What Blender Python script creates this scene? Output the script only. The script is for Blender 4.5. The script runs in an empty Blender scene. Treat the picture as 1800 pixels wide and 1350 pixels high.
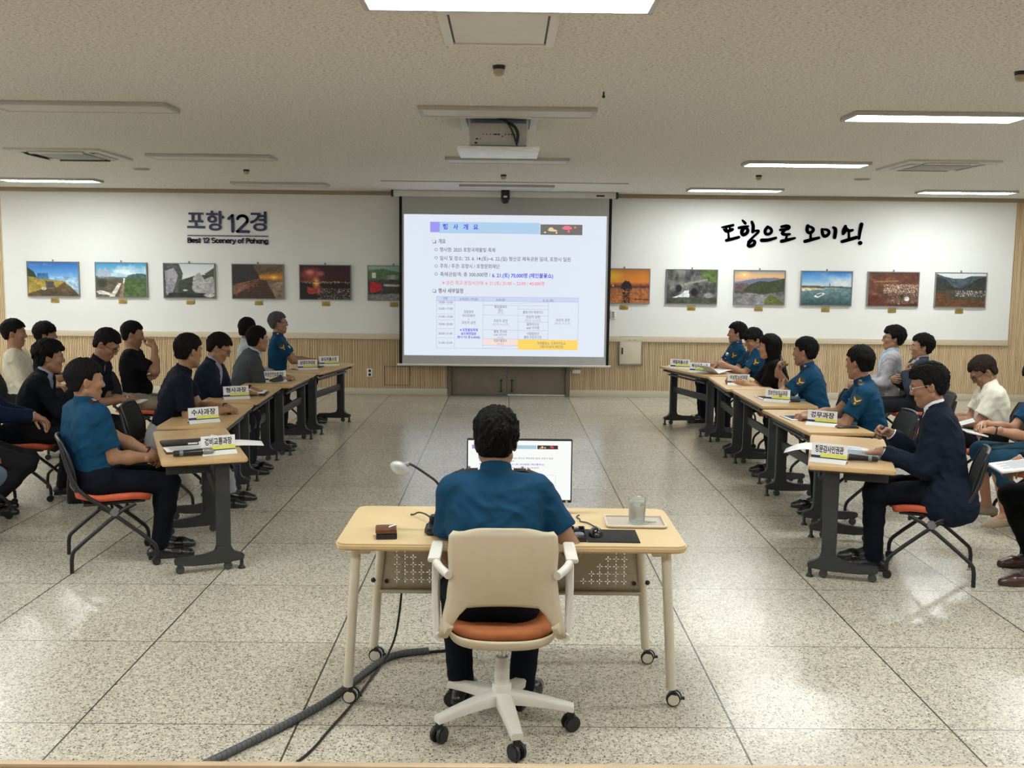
import bpy, bmesh, math, random
import numpy as np
from mathutils import Vector, Matrix
S = bpy.context.scene
COL = S.collection
PI = math.pi
# ------------------------------------------------------------------ camera
FPX, PIT, YAW, ROL, CAMH = 1721.95, .1127, .0073, .011, 1.857
WALL_Y = 14.79
CEIL = 3.04
cam_d = bpy.data.cameras.new('camera'); cam = bpy.data.objects.new('camera', cam_d); COL.objects.link(cam)
cam_d.sensor_width = 36.0; cam_d.lens = FPX / 1800 * 36.0; cam_d.clip_start = .02; cam_d.clip_end = 80
_F = Vector((math.sin(YAW)*math.cos(PIT), math.cos(YAW)*math.cos(PIT), -math.sin(PIT)))
_R = Vector((math.cos(YAW), -math.sin(YAW), 0)); _U = _R.cross(_F)
_R2 = _R*math.cos(ROL) + _U*math.sin(ROL); _U2 = -_R*math.sin(ROL) + _U*math.cos(ROL)
_m = Matrix((_R2, _U2, -_F)).transposed().to_4x4(); _m.translation = Vector((0, 0, CAMH))
cam.matrix_world = _m
S.camera = cam
# ------------------------------------------------------------------ light and exposure
S.view_settings.view_transform = 'Standard'; S.view_settings.look = 'None'
S.view_settings.gamma = 1; S.view_settings.use_curve_mapping = False
S.view_settings.exposure = 0.0
LAMP = 42.0          # emission of a lit ceiling panel
w = bpy.data.worlds.new('world'); S.world = w; w.use_nodes = True
w.node_tree.nodes['Background'].inputs[0].default_value = (.8, .85, 1, 1)
w.node_tree.nodes['Background'].inputs[1].default_value = .05
# ------------------------------------------------------------------ helpers
def lin(c):
    return tuple((x/12.92 if x <= .04045 else ((x+.055)/1.055)**2.4) for x in c)
def rgb(r, g, b): return lin((r/255, g/255, b/255))
MATS = {}
def M(name, col, rough=.6, metal=0, spec=.5, var=.06, scale=30., bump=0., bscale=200., emit=None, estr=1., trans=0., coat=0., sheen=0., alpha=1, attr=None):
    if name in MATS: return MATS[name]
    m = bpy.data.materials.new(name); m.use_nodes = True; MATS[name] = m
    nt = m.node_tree; b = nt.nodes['Principled BSDF']
    b.inputs['Roughness'].default_value = rough; b.inputs['Metallic'].default_value = metal
    b.inputs['Specular IOR Level'].default_value = spec
    b.inputs['Transmission Weight'].default_value = trans; b.inputs['Coat Weight'].default_value = coat
    b.inputs['Sheen Weight'].default_value = sheen
    tc = nt.nodes.new('ShaderNodeTexCoord')
    if attr:
        a = nt.nodes.new('ShaderNodeAttribute'); a.attribute_name = attr
        nt.links.new(a.outputs['Color'], b.inputs['Base Color'])
    else:
        n = nt.nodes.new('ShaderNodeTexNoise'); n.inputs['Scale'].default_value = scale; n.inputs['Detail'].default_value = 3
        nt.links.new(tc.outputs['Object'], n.inputs['Vector'])
        r = nt.nodes.new('ShaderNodeValToRGB'); r.color_ramp.elements[0].position = .3; r.color_ramp.elements[1].position = .7
        r.color_ramp.elements[0].color = (*[max(0, c*(1-var)) for c in col], 1); r.color_ramp.elements[1].color = (*[min(1, c*(1+var)) for c in col], 1)
        nt.links.new(n.outputs['Fac'], r.inputs['Fac']); nt.links.new(r.outputs['Color'], b.inputs['Base Color'])
    if bump:
        n2 = nt.nodes.new('ShaderNodeTexNoise'); n2.inputs['Scale'].default_value = bscale; n2.inputs['Detail'].default_value = 4
        nt.links.new(tc.outputs['Object'], n2.inputs['Vector'])
        bp = nt.nodes.new('ShaderNodeBump'); bp.inputs['Strength'].default_value = bump; bp.inputs['Distance'].default_value = .004
        nt.links.new(n2.outputs['Fac'], bp.inputs['Height']); nt.links.new(bp.outputs['Normal'], b.inputs['Normal'])
    if emit:
        b.inputs['Emission Color'].default_value = (*emit, 1); b.inputs['Emission Strength'].default_value = estr
    return m
def link(name, me, mat=None, parent=None):
    o = bpy.data.objects.new(name, me); COL.objects.link(o)
    if mat is not None and me is not None: me.materials.append(mat)
    if parent is not None: o.parent = parent
    return o
def tag(o, label=None, cat=None, group=None, kind=None):
    if label: o['label'] = label
    if cat: o['category'] = cat
    if group: o['group'] = group
    if kind: o['kind'] = kind
    return o
def thing(name, label, cat, loc=(0, 0, 0), rz=0, group=None):
    o = bpy.data.objects.new(name, None); COL.objects.link(o); o.location = loc; o.rotation_euler = (0, 0, rz)
    o.empty_display_size = .1
    return tag(o, label, cat, group)
KIDS = {}
def copy_tree(o, loc=None, rz=None, label=None, group=None, parent=None):
    c = o.copy(); COL.objects.link(c)
    if parent is not None: c.parent = parent
    if loc is not None: c.location = loc
    if rz is not None: c.rotation_euler = (0, 0, rz)
    if label: c['label'] = label
    if group: c['group'] = group
    for ch in list(o.children): copy_tree(ch, parent=c)
    return c
class MB:
    """collects shapes into one mesh"""
    def __init__(s): s.bm = bmesh.new()
    def _add(s, b2, mat=None):
        if mat is not None: b2.transform(mat)
        me = bpy.data.meshes.new('t'); b2.to_mesh(me); b2.free(); s.bm.from_mesh(me); bpy.data.meshes.remove(me); return s
    def box(s, c, size, rot=None, bev=0., seg=2):
        b = bmesh.new(); bmesh.ops.create_cube(b, size=1)
        bmesh.ops.scale(b, vec=size, verts=b.verts)
        if bev: bmesh.ops.bevel(b, geom=list(b.edges), offset=bev, segments=seg, affect='EDGES', profile=.5)
        m = Matrix.Translation(c)
        if rot is not None: m = m @ (rot if isinstance(rot, Matrix) else Matrix.Rotation(rot, 4, 'Z'))
        return s._add(b, m)
    def span(s, a, b, w, h, bev=0.):      # a bar of section w (sideways) x h (up) from a to b
        a, b = Vector(a), Vector(b); d = b-a; L = d.length; z = d.normalized()
        up = Vector((0, 0, 1)) if abs(z.z) < .95 else Vector((1, 0, 0))
        x = up.cross(z).normalized(); y = z.cross(x)
        m = Matrix((x, y, z)).transposed().to_4x4()
        return s.box((a+b)/2, (w, h, L), m, bev)
    def cyl(s, a, b, r1, r2=None, n=20, bev=0):
        a, b = Vector(a), Vector(b); d = b-a; r2 = r1 if r2 is None else r2
        q = bmesh.new(); bmesh.ops.create_cone(q, cap_ends=True, segments=n, radius1=r1, radius2=r2, depth=d.length)
        if bev: bmesh.ops.bevel(q, geom=[e for e in q.edges if len([f for f in e.link_faces if len(f.verts) > 4]) == 1], offset=bev, segments=2, affect='EDGES')
        return s._add(q, Matrix.Translation((a+b)/2) @ d.to_track_quat('Z', 'Y').to_matrix().to_4x4())
    def sph(s, c, r, sc=(1, 1, 1), n=16, rot=None):
        q = bmesh.new(); bmesh.ops.create_uvsphere(q, u_segments=n, v_segments=max(8, n//2), radius=r)
        bmesh.ops.scale(q, vec=sc, verts=q.verts)
        m = Matrix.Translation(c)
        if rot is not None: m = m @ rot
        return s._add(q, m)
    def tube(s, pts, r, n=10, closed=False, smooth=0):
        P = [Vector(p) for p in pts]
        for _ in range(smooth):
            Q = []
            for i in range(len(P)-(0 if closed else 1)):
                a, b = P[i], P[(i+1) % len(P)]; Q += [a*.75+b*.25, a*.25+b*.75]
            P = Q if closed else [P[0]]+Q[1:-1]+[P[-1]] if len(Q) > 2 else [P[0]]+Q+[P[-1]]
        q = bmesh.new(); rings = []; prev = None
        rr = r if isinstance(r, (list, tuple)) else None
        for i, p in enumerate(P):
            if closed: t = (P[(i+1) % len(P)]-P[i-1])
            else: t = P[min(i+1, len(P)-1)]-P[max(i-1, 0)]
            t.normalize()
            if prev is None:
                x = t.orthogonal().normalized()
            else:
                x = (prev - t*prev.dot(t)).normalized()
            prev = x; y = t.cross(x); R = (rr[min(len(rr)-1, int(i*len(rr)/len(P)))] if rr else r)
            rings.append([q.verts.new(p+(x*math.cos(2*PI*k/n)+y*math.sin(2*PI*k/n))*R) for k in range(n)])
        m = len(rings)
        for i in range(m if closed else m-1):
            A, B = rings[i], rings[(i+1) % m]
            for k in range(n): q.faces.new((A[k], A[(k+1) % n], B[(k+1) % n], B[k]))
        if not closed: q.faces.new(rings[0][::-1]); q.faces.new(rings[-1])
        bmesh.ops.recalc_face_normals(q, faces=q.faces)
        return s._add(q)
    def lathe(s, prof, c=(0, 0, 0), n=28, mat=None):
        q = bmesh.new(); rings = []
        for (r, z) in prof:
            rings.append([q.verts.new((r*math.cos(2*PI*k/n), r*math.sin(2*PI*k/n), z)) for k in range(n)] if r > 1e-6 else [q.verts.new((0, 0, z))])
        for A, B in zip(rings, rings[1:]):
            for k in range(n):
                if len(A) == 1 and len(B) == 1: continue
                if len(A) == 1: q.faces.new((A[0], B[k], B[(k+1) % n]))
                elif len(B) == 1: q.faces.new((A[k], A[(k+1) % n], B[0]))
                else: q.faces.new((A[k], A[(k+1) % n], B[(k+1) % n], B[k]))
        bmesh.ops.recalc_face_normals(q, faces=q.faces)
        m = Matrix.Translation(c)
        if mat is not None: m = m @ mat
        return s._add(q, m)
    def prism(s, pts, thick, mat=None, bev=0):   # polygon in XY extruded along Z
        q = bmesh.new(); f = q.faces.new([q.verts.new((x, y, 0)) for x, y in pts])
        r = bmesh.ops.extrude_face_region(q, geom=[f])
        bmesh.ops.translate(q, vec=(0, 0, thick), verts=[v for v in r['geom'] if isinstance(v, bmesh.types.BMVert)])
        bmesh.ops.recalc_face_normals(q, faces=q.faces)
        if bev: bmesh.ops.bevel(q, geom=list(q.edges), offset=bev, segments=2, affect='EDGES')
        return s._add(q, mat)
    def quad(s, a, b, c, d):
        q = bmesh.new(); q.faces.new([q.verts.new(p) for p in (a, b, c, d)]); return s._add(q)
    def grid(s, pts):                            # 2-D list of points -> surface
        q = bmesh.new(); V = [[q.verts.new(p) for p in row] for row in pts]
        for i in range(len(V)-1):
            for j in range(len(V[0])-1): q.faces.new((V[i][j], V[i+1][j], V[i+1][j+1], V[i][j+1]))
        return s._add(q)
    def build(s, name, mat, parent=None, smooth=True, solid=0., ang=40):
        me = bpy.data.meshes.new(name)
        if smooth:
            for f in s.bm.faces: f.smooth = True
            for e in s.bm.edges:
                if len(e.link_faces) == 2 and e.calc_face_angle(0) > math.radians(ang): e.smooth = False
        s.bm.to_mesh(me); s.bm.free()
        o = link(name, me, mat, parent)
        if solid:
            md = o.modifiers.new('solid', 'SOLIDIFY'); md.thickness = solid; md.offset = 0
        return o
def rrect(w, h, r, n=5):
    P = []
    for cx, cy, a0 in ((w/2-r, h/2-r, 0), (-w/2+r, h/2-r, 90), (-w/2+r, -h/2+r, 180), (w/2-r, -h/2+r, 270)):
        for i in range(n+1):
            a = math.radians(a0+90*i/n); P.append((cx+r*math.cos(a), cy+r*math.sin(a)))
    return P
TEXTN = [0]
def text_bm(items, extrude=0.):
    """items: (string, size, matrix, align, bold, width or None) -> one mesh"""
    obs = []
    for (st, size, mat, al, bold, wid) in items:
        c = bpy.data.curves.new('txt', 'FONT'); c.body = st; c.size = size; c.align_x = al; c.align_y = 'CENTER'
        c.offset = bold*size; c.extrude = extrude; c.resolution_u = 3
        o = bpy.data.objects.new('txt', c); COL.objects.link(o); obs.append((o, mat, wid))
    dg = bpy.context.evaluated_depsgraph_get()
    bm = bmesh.new()
    for o, mat, wid in obs:
        me = bpy.data.meshes.new_from_object(o.evaluated_get(dg))
        mm = mat
        if wid and len(me.vertices):
            xs = [v.co.x for v in me.vertices]; k = wid/max(1e-6, max(xs)-min(xs)); mm = mat @ Matrix.Diagonal((k, 1, 1, 1))
        me.transform(mm); bm.from_mesh(me); bpy.data.meshes.remove(me)
    for o, _, _ in obs:
        c = o.data; bpy.data.objects.remove(o); bpy.data.curves.remove(c)
    return bm
def text_obj(name, items, mat, parent=None, extrude=0.):
    bm = text_bm(items, extrude); me = bpy.data.meshes.new(name); bm.to_mesh(me); bm.free()
    return link(name, me, mat, parent)
def wallm(x, z, y):      # matrix of a text lying on a plane that faces the camera side (-y)
    return Matrix.Translation((x, y, z)) @ Matrix.Rotation(PI/2, 4, 'X')
def raw_mesh(name, V, F, mat, parent=None, col=None, smooth=True):
    me = bpy.data.meshes.new(name); n = len(F)
    me.vertices.add(len(V)); me.vertices.foreach_set('co', np.asarray(V, np.float32).ravel())
    k = F.shape[1]
    me.loops.add(n*k); me.loops.foreach_set('vertex_index', F.astype(np.int32).ravel())
    me.polygons.add(n); me.polygons.foreach_set('loop_start', np.arange(0, n*k, k, dtype=np.int32))
    me.update(calc_edges=True)
    if smooth: me.polygons.foreach_set('use_smooth', np.ones(n, bool))
    if col is not None:
        a = me.color_attributes.new('col', 'FLOAT_COLOR', 'POINT')
        a.data.foreach_set('color', np.concatenate([col, np.ones((len(col), 1))], 1).astype(np.float32).ravel())
    me.validate()
    return link(name, me, mat, parent)
BLACKM = M('black_plastic', (.012, .012, .013), .45)
GOLD = M('gold_thread', (.55, .38, .08), .4, .3)
SILVER = M('silver_metal', (.7, .7, .7), .3, .9)
# ------------------------------------------------------------------ the room
def node_mat(name):
    m = bpy.data.materials.new(name); m.use_nodes = True; MATS[name] = m
    return m, m.node_tree, m.node_tree.nodes['Principled BSDF']
def N_(nt, t, **kw):
    n = nt.nodes.new(t)
    for k, v in kw.items():
        if k.startswith('i_'): n.inputs[k[2:].replace('_', ' ')].default_value = v
        else: setattr(n, k, v)
    return n
def ramp(nt, src, stops):
    r = nt.nodes.new('ShaderNodeValToRGB'); e = r.color_ramp.elements
    while len(e) < len(stops): e.new(.5)
    for k, (p, c) in enumerate(stops): e[k].position = p; e[k].color = (*c, 1) if len(c) == 3 else c
    nt.links.new(src, r.inputs['Fac']); return r.outputs['Color']
def mixc(nt, a, b, fac, mode='MIX'):
    m = nt.nodes.new('ShaderNodeMix'); m.data_type = 'RGBA'; m.blend_type = mode
    for k, v in ((6, a), (7, b), (0, fac)):
        if hasattr(v, 'is_output'): nt.links.new(v, m.inputs[k])
        else: m.inputs[k].default_value = v if k == 0 else (*v, 1)
    return m.outputs[2]
def math_(nt, op, a, b=None, c=None):
    m = nt.nodes.new('ShaderNodeMath'); m.operation = op
    for k, v in enumerate((a, b, c)):
        if v is None: continue
        if hasattr(v, 'is_output'): nt.links.new(v, m.inputs[k])
        else: m.inputs[k].default_value = v
    return m.outputs[0]
# terrazzo floor: 0.9 m slabs, dark joints, chips
TX0, TY0, TS = .0592, 3.854, .9
def floor_mat():
    m, nt, b = node_mat('terrazzo')
    g = N_(nt, 'ShaderNodeNewGeometry'); sep = N_(nt, 'ShaderNodeSeparateXYZ'); nt.links.new(g.outputs['Position'], sep.inputs[0])
    def joint(o, off, wd):
        f = math_(nt, 'FRACT', math_(nt, 'DIVIDE', math_(nt, 'SUBTRACT', o, off-TS*50), TS))
        d = math_(nt, 'ABSOLUTE', math_(nt, 'SUBTRACT', f, .5))
        return math_(nt, 'GREATER_THAN', d, .5-wd/TS)
    j = math_(nt, 'MAXIMUM', joint(sep.outputs[0], TX0, .0042), joint(sep.outputs[1], TY0, .0026))
    v1 = N_(nt, 'ShaderNodeTexVoronoi', i_Scale=105.); nt.links.new(g.outputs['Position'], v1.inputs['Vector'])
    v2 = N_(nt, 'ShaderNodeTexVoronoi', i_Scale=210.); nt.links.new(g.outputs['Position'], v2.inputs['Vector'])
    n1 = N_(nt, 'ShaderNodeTexNoise', i_Scale=1.1, i_Detail=4.); nt.links.new(g.outputs['Position'], n1.inputs['Vector'])
    base = ramp(nt, n1.outputs['Fac'], [(.3, rgb(190, 182, 164)), (.7, rgb(208, 200, 182))])
    s1 = N_(nt, 'ShaderNodeSeparateColor'); nt.links.new(v1.outputs['Color'], s1.inputs[0])
    s2 = N_(nt, 'ShaderNodeSeparateColor'); nt.links.new(v2.outputs['Color'], s2.inputs[0])
    chip = ramp(nt, s1.outputs[0], [(0, (.03, .027, .022)), (.10, (.045, .04, .034)), (.17, (.17, .15, .115)), (.28, (.33, .30, .24)), (.38, (.64, .60, .52)), (1, (.76, .73, .66))])
    size = math_(nt, 'LESS_THAN', v1.outputs['Distance'], .47)
    c = mixc(nt, base, chip, math_(nt, 'MULTIPLY', size, .80))
    fine = ramp(nt, s2.outputs[1], [(0, (.12, .11, .1)), (.10, (.25, .23, .2)), (.2, (1, 1, 1)), (1, (1, 1, 1))])
    c = mixc(nt, c, fine, .65, 'MULTIPLY')
    n4 = N_(nt, 'ShaderNodeTexNoise', i_Scale=34., i_Detail=5., i_Roughness=.7); nt.links.new(g.outputs['Position'], n4.inputs['Vector'])
    c = mixc(nt, c, ramp(nt, n4.outputs['Fac'], [(.34, (.70, .69, .67)), (.5, (1, 1, 1)), (.62, (1.12, 1.11, 1.09))]), .8, 'MULTIPLY')
    # slab to slab tone
    wn = N_(nt, 'ShaderNodeTexWhiteNoise', noise_dimensions='2D')
    cb = N_(nt, 'ShaderNodeCombineXYZ')
    for k, (o, off) in enumerate(((sep.outputs[0], TX0), (sep.outputs[1], TY0))):
        nt.links.new(math_(nt, 'FLOOR', math_(nt, 'DIVIDE', math_(nt, 'SUBTRACT', o, off-TS*50), TS)), cb.inputs[k])
    nt.links.new(cb.outputs[0], wn.inputs['Vector'])
    c = mixc(nt, c, ramp(nt, wn.outputs['Value'], [(0, (.90, .89, .88)), (1, (1, 1, 1))]), 1., 'MULTIPLY')
    c = mixc(nt, c, (.018, .016, .014), math_(nt, 'MULTIPLY', j, .9))
    nt.links.new(c, b.inputs['Base Color'])
    n2 = N_(nt, 'ShaderNodeTexNoise', i_Scale=2.3, i_Detail=5.); nt.links.new(g.outputs['Position'], n2.inputs['Vector'])
    rr = nt.nodes.new('ShaderNodeMapRange'); rr.inputs[3].default_value = .15; rr.inputs[4].default_value = .30; nt.links.new(n2.outputs['Fac'], rr.inputs[0])
    nt.links.new(rr.outputs[0], b.inputs['Roughness'])
    n3 = N_(nt, 'ShaderNodeTexNoise', i_Scale=6., i_Detail=3.); nt.links.new(g.outputs['Position'], n3.inputs['Vector'])
    bp = N_(nt, 'ShaderNodeBump', i_Strength=.10, i_Distance=.01); nt.links.new(n3.outputs['Fac'], bp.inputs['Height']); nt.links.new(bp.outputs[0], b.inputs['Normal'])
    b.inputs['Specular IOR Level'].default_value = .5
    return m
def ceil_mat():
    m, nt, b = node_mat('fissured_tile'); g = N_(nt, 'ShaderNodeNewGeometry'); mp = N_(nt, 'ShaderNodeMapping')
    mp.inputs['Scale'].default_value = (48, 130, 1); nt.links.new(g.outputs['Position'], mp.inputs[0])
    n1 = N_(nt, 'ShaderNodeTexNoise', i_Scale=1., i_Detail=5., i_Roughness=.7); nt.links.new(mp.outputs[0], n1.inputs['Vector'])
    c = ramp(nt, n1.outputs['Fac'], [(.35, rgb(96, 92, 84)), (.445, rgb(212, 209, 202)), (.56, rgb(232, 230, 224)), (.75, rgb(240, 238, 233))])
    sep = N_(nt, 'ShaderNodeSeparateXYZ'); nt.links.new(g.outputs['Position'], sep.inputs[0])
    def joint(o, s_, wd):
        f = math_(nt, 'FRACT', math_(nt, 'DIVIDE', math_(nt, 'ADD', o, 60.1), s_)); return math_(nt, 'GREATER_THAN', math_(nt, 'ABSOLUTE', math_(nt, 'SUBTRACT', f, .5)), .5-wd/s_)
    j = math_(nt, 'MAXIMUM', joint(sep.outputs[0], .6, .0012), joint(sep.outputs[1], .3, .0012))
    c = mixc(nt, c, rgb(150, 142, 130), math_(nt, 'MULTIPLY', j, .18))
    nt.links.new(c, b.inputs['Base Color']); b.inputs['Roughness'].default_value = .95
    bp = N_(nt, 'ShaderNodeBump', i_Strength=.35, i_Distance=.006); nt.links.new(n1.outputs['Fac'], bp.inputs['Height']); nt.links.new(bp.outputs[0], b.inputs['Normal'])
    return m
def slat_mat():
    m, nt, b = node_mat('oak_slats'); g = N_(nt, 'ShaderNodeNewGeometry'); mp = N_(nt, 'ShaderNodeMapping')
    mp.inputs['Scale'].default_value = (38, 38, 1.2); nt.links.new(g.outputs['Position'], mp.inputs[0])
    n1 = N_(nt, 'ShaderNodeTexNoise', i_Scale=1., i_Detail=4.); nt.links.new(mp.outputs[0], n1.inputs['Vector'])
    c = ramp(nt, n1.outputs['Fac'], [(.25, rgb(190, 160, 122)), (.5, rgb(218, 190, 150)), (.75, rgb(232, 208, 172))])
    nt.links.new(c, b.inputs['Base Color']); b.inputs['Roughness'].default_value = .6
    return m
WHITEP = M('white_wall_paint', (.80, .80, .785), .75, var=.015, scale=2, bump=.05, bscale=90)
BEIGE = M('beige_trim', rgb(206, 192, 168), .55, var=.03)
TANTRIM = M('tan_cornice', rgb(158, 138, 112), .55, var=.04)
SKIRT = M('pale_skirting', rgb(196, 187, 168), .55, var=.03)
DARKGAP = M('dark_slat_gap', rgb(58, 44, 30), .9)
RX0, RX1, RY0, RY1 = -10.9, 9.6, -3.4, WALL_Y
def struct(name, mb, mat, **kw): return tag(mb.build(name, mat, **kw), kind='structure')
struct('floor', MB().box(((RX0+RX1)/2, (RY0+RY1)/2, -.05), (RX1-RX0+.2, RY1-RY0+.4, .1)), floor_mat(), smooth=False)
struct('ceiling', MB().box(((RX0+RX1)/2, (RY0+RY1)/2, CEIL+.05), (RX1-RX0+.2, RY1-RY0+.4, .1)), ceil_mat(), smooth=False)
struct('wall_left', MB().box((RX0-.05, (RY0+RY1)/2, CEIL/2), (.1, RY1-RY0, CEIL)), WHITEP, smooth=False)
struct('wall_right', MB().box((RX1+.05, (RY0+RY1)/2, CEIL/2), (.1, RY1-RY0, CEIL)), WHITEP, smooth=False)
struct('wall_front', MB().box(((RX0+RX1)/2, RY0-.05, CEIL/2), (RX1-RX0, .1, CEIL)), WHITEP, smooth=False)
# back wall: backing with a door opening, real slats in front of it
PX0, PX1, PZ0, PZ1 = -7.505, 7.612, .845, 2.985        # the white panel
DX0, DX1, DH = -.815, .925, 2.12                       # the double door
bk = MB(); y = WALL_Y+.05
bk.box(((RX0+DX0)/2, y, CEIL/2), (DX0-RX0, .06, CEIL)); bk.box(((RX1+DX1)/2, y, CEIL/2), (RX1-DX1, .06, CEIL)); bk.box(((DX0+DX1)/2, y, (DH+CEIL)/2), (DX1-DX0, .06, CEIL-DH))
wb = struct('wall_back', bk, DARKGAP, smooth=False)
SL = slat_mat(); P_ = .0251
def slats(name, x0, x1, z0, z1):
    q = MB(); n = int((x1-x0)/P_)
    for k in range(n):
        x = x0+P_*(k+.5); a, b_, yb, yf = x-.0080, x+.0080, WALL_Y+.02, WALL_Y+.004
        bm = q.bm; vs = [bm.verts.new(p) for p in ((a, yb, z0), (a, yf, z0), (b_, yf, z0), (b_, yb, z0), (a, yb, z1), (a, yf, z1), (b_, yf, z1), (b_, yb, z1))]
        for f in ((0, 1, 5, 4), (1, 2, 6, 5), (2, 3, 7, 6)): bm.faces.new([vs[i] for i in f])
    return q.build(name, SL, wb, smooth=False)
slats('slat_cladding', PX0, DX0-.06, .10, PZ0); slats('slat_cladding', DX1+.06, PX1, .10, PZ0)
slats('slat_cladding', RX0, PX0, .10, CEIL-.05); slats('slat_cladding', PX1, RX1, .10, CEIL-.05)
wp = MB().box(((PX0+PX1)/2, WALL_Y-.003, (PZ0+.085+PZ1)/2), (PX1-PX0, .014, PZ1-PZ0-.085)).build('white_panel', WHITEP, wb, smooth=False)
struct('trim_1', MB().box(((PX0+PX1)/2, WALL_Y-.010, PZ0+.0425), (PX1-PX0, .030, .085), bev=.004), BEIGE)
struct('trim_2', MB().box(((RX0+RX1)/2, WALL_Y-.02, CEIL-.027), (RX1-RX0, .06, .053), bev=.004), TANTRIM)
struct('baseboard_back_left', MB().box(((RX0+DX0-.06)/2, WALL_Y-.008, .05), (DX0-.06-RX0, .026, .10), bev=.004), SKIRT)
struct('baseboard_back_right', MB().box(((RX1+DX1+.06)/2, WALL_Y-.008, .05), (RX1-DX1-.06, .026, .10), bev=.004), SKIRT)
# double door
DOORM = M('grey_brown_door', rgb(128, 116, 100), .5, var=.08, scale=6); DFR = M('door_frame_metal', rgb(108, 98, 86), .45)
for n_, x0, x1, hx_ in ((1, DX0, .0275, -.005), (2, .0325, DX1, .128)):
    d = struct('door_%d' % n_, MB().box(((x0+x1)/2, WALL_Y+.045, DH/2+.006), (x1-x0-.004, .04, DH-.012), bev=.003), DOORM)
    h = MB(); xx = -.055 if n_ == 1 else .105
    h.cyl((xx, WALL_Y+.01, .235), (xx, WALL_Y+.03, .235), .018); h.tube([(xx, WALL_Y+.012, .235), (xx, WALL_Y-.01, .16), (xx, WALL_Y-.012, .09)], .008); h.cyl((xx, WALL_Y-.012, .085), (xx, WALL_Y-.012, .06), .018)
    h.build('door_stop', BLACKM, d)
    MB().box(((x0+x1)/2, WALL_Y+.022, .014), (x1-x0-.02, .004, .016)).build('door_foot_strip', M('painted_gap_glow' if n_ == 2 else 'grey_strip', (.85, .85, .82) if n_ == 2 else (.12, .11, .1), .4), d)  # right door: pale strip paints the light glowing through the gap below
    lv = MB(); xx = -.06 if n_ == 1 else .12
    lv.box((xx, WALL_Y+.02, 1.0), (.04, .01, .18), bev=.003); lv.cyl((xx, WALL_Y+.02, 1.03), (xx, WALL_Y-.03, 1.03), .009); lv.span((xx, WALL_Y-.03, 1.03), (xx+(-.11 if n_ == 1 else .11), WALL_Y-.03, 1.03), .014, .018, .004); lv.build('door_handle', SILVER, d)
fr = MB()
for x in (DX0-.03, DX1+.03): fr.box((x, WALL_Y+.012, DH/2), (.06, .06, DH))
fr.box(((DX0+DX1)/2, WALL_Y+.012, DH+.03), (DX1-DX0+.12, .06, .06)); struct('trim_3', fr, DFR)
# platform the photographer stands on
WOODM = M('platform_wood', rgb(150, 112, 84), .4, var=.12, scale=9); WOODN = M('platform_nosing', rgb(196, 172, 140), .4, var=.1, scale=8)
struct('trim_4', MB().box((0, -.10, .112), (RX1-RX0-.2, 6.38, .225)), WOODM, smooth=False)
struct('trim_5', MB().box((0, 3.085, .226), (RX1-RX0-.2, .03, .020), bev=.004), WOODN)
# ------------------------------------------------------------------ ceiling fittings
LEDON = M('lit_diffuser', (.9, .9, .9), .5, emit=(.945, 1., .985), estr=LAMP); LEDOFF = M('unlit_diffuser', (.62, .60, .56), .5, var=.02); LFR = M('panel_frame', (.50, .485, .455), .45, var=.02)
def where(ix, iy):
    c = ('far left', 'second from the left', 'middle', 'second from the right', 'far right', 'added unseen outer left')[ix]
    return c
ON = {}
def ceiling_lights():
    xs = (-6.1, -3.08, 0., 3.13, 6.29, -9.2); ys = (-1.9, 1.25, 4.36, 7.33, 10.45, 13.58)  # last x column is out of view, added to brighten the left wall
    rown = ('behind the platform', 'above the platform', 'above the front desk', 'third row from the back wall', 'second row from the back wall', 'row nearest the back wall')
    for iy, yy in enumerate(ys):
        for ix, xx in enumerate(xs):
            lit = iy in (1, 2) or (iy > 2 and ix in (0, 3, 4, 5))
            if not lit and iy < 3: continue
            y2 = yy+(.08 if ix == 3 and iy == 5 else 0)-(.22 if ix == 0 and iy == 5 else 0)
            t = thing('ceiling_light', ('lit' if lit else 'unlit')+' rectangular flat ceiling light, '+where(ix, iy)+' column, '+rown[iy], 'ceiling light', (xx, y2, CEIL), 0, 'flat panel lights on the ceiling')
            f = MB(); W2, D2 = 1.285, .33
            for s in (1, -1): f.box((0, s*(D2/2-.012), -.016), (W2, .024, .032), bev=.003); f.box((s*(W2/2-.014), 0, -.016), (.028, D2-.048, .032), bev=.003)
            f.build('frame', LFR, t)
            MB().box((0, 0, -.024), (W2-.054, D2-.046, .008)).build('diffuser', LEDON if lit else LEDOFF, t, smooth=False)
ceiling_lights()
PLATE = M('white_metal_plate', (.70, .69, .65), .5, var=.02)
def hatch():
    t = thing('projector_lift_hatch', 'white square lift hatch closed flush in the ceiling behind the nearest lit light', 'ceiling hatch', (-.045, 4.92, CEIL))
    f = MB()
    for s in (1, -1): f.box((s*.26, 0, -.008), (.045, .66, .016), bev=.002); f.box((0, s*.31, -.008), (.48, .04, .016), bev=.002)
    f.build('frame', PLATE, t); MB().box((0, .0, -.006), (.455, .575, .008)).build('cover', PLATE, t)
    g = MB()
    for s in (1, -1): g.box((s*.2325, 0, -.004), (.008, .58, .004))
    g.box((0, -.2845, -.004), (.47, .006, .004)); g.build('gap', BLACKM, t)
hatch()
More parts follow.
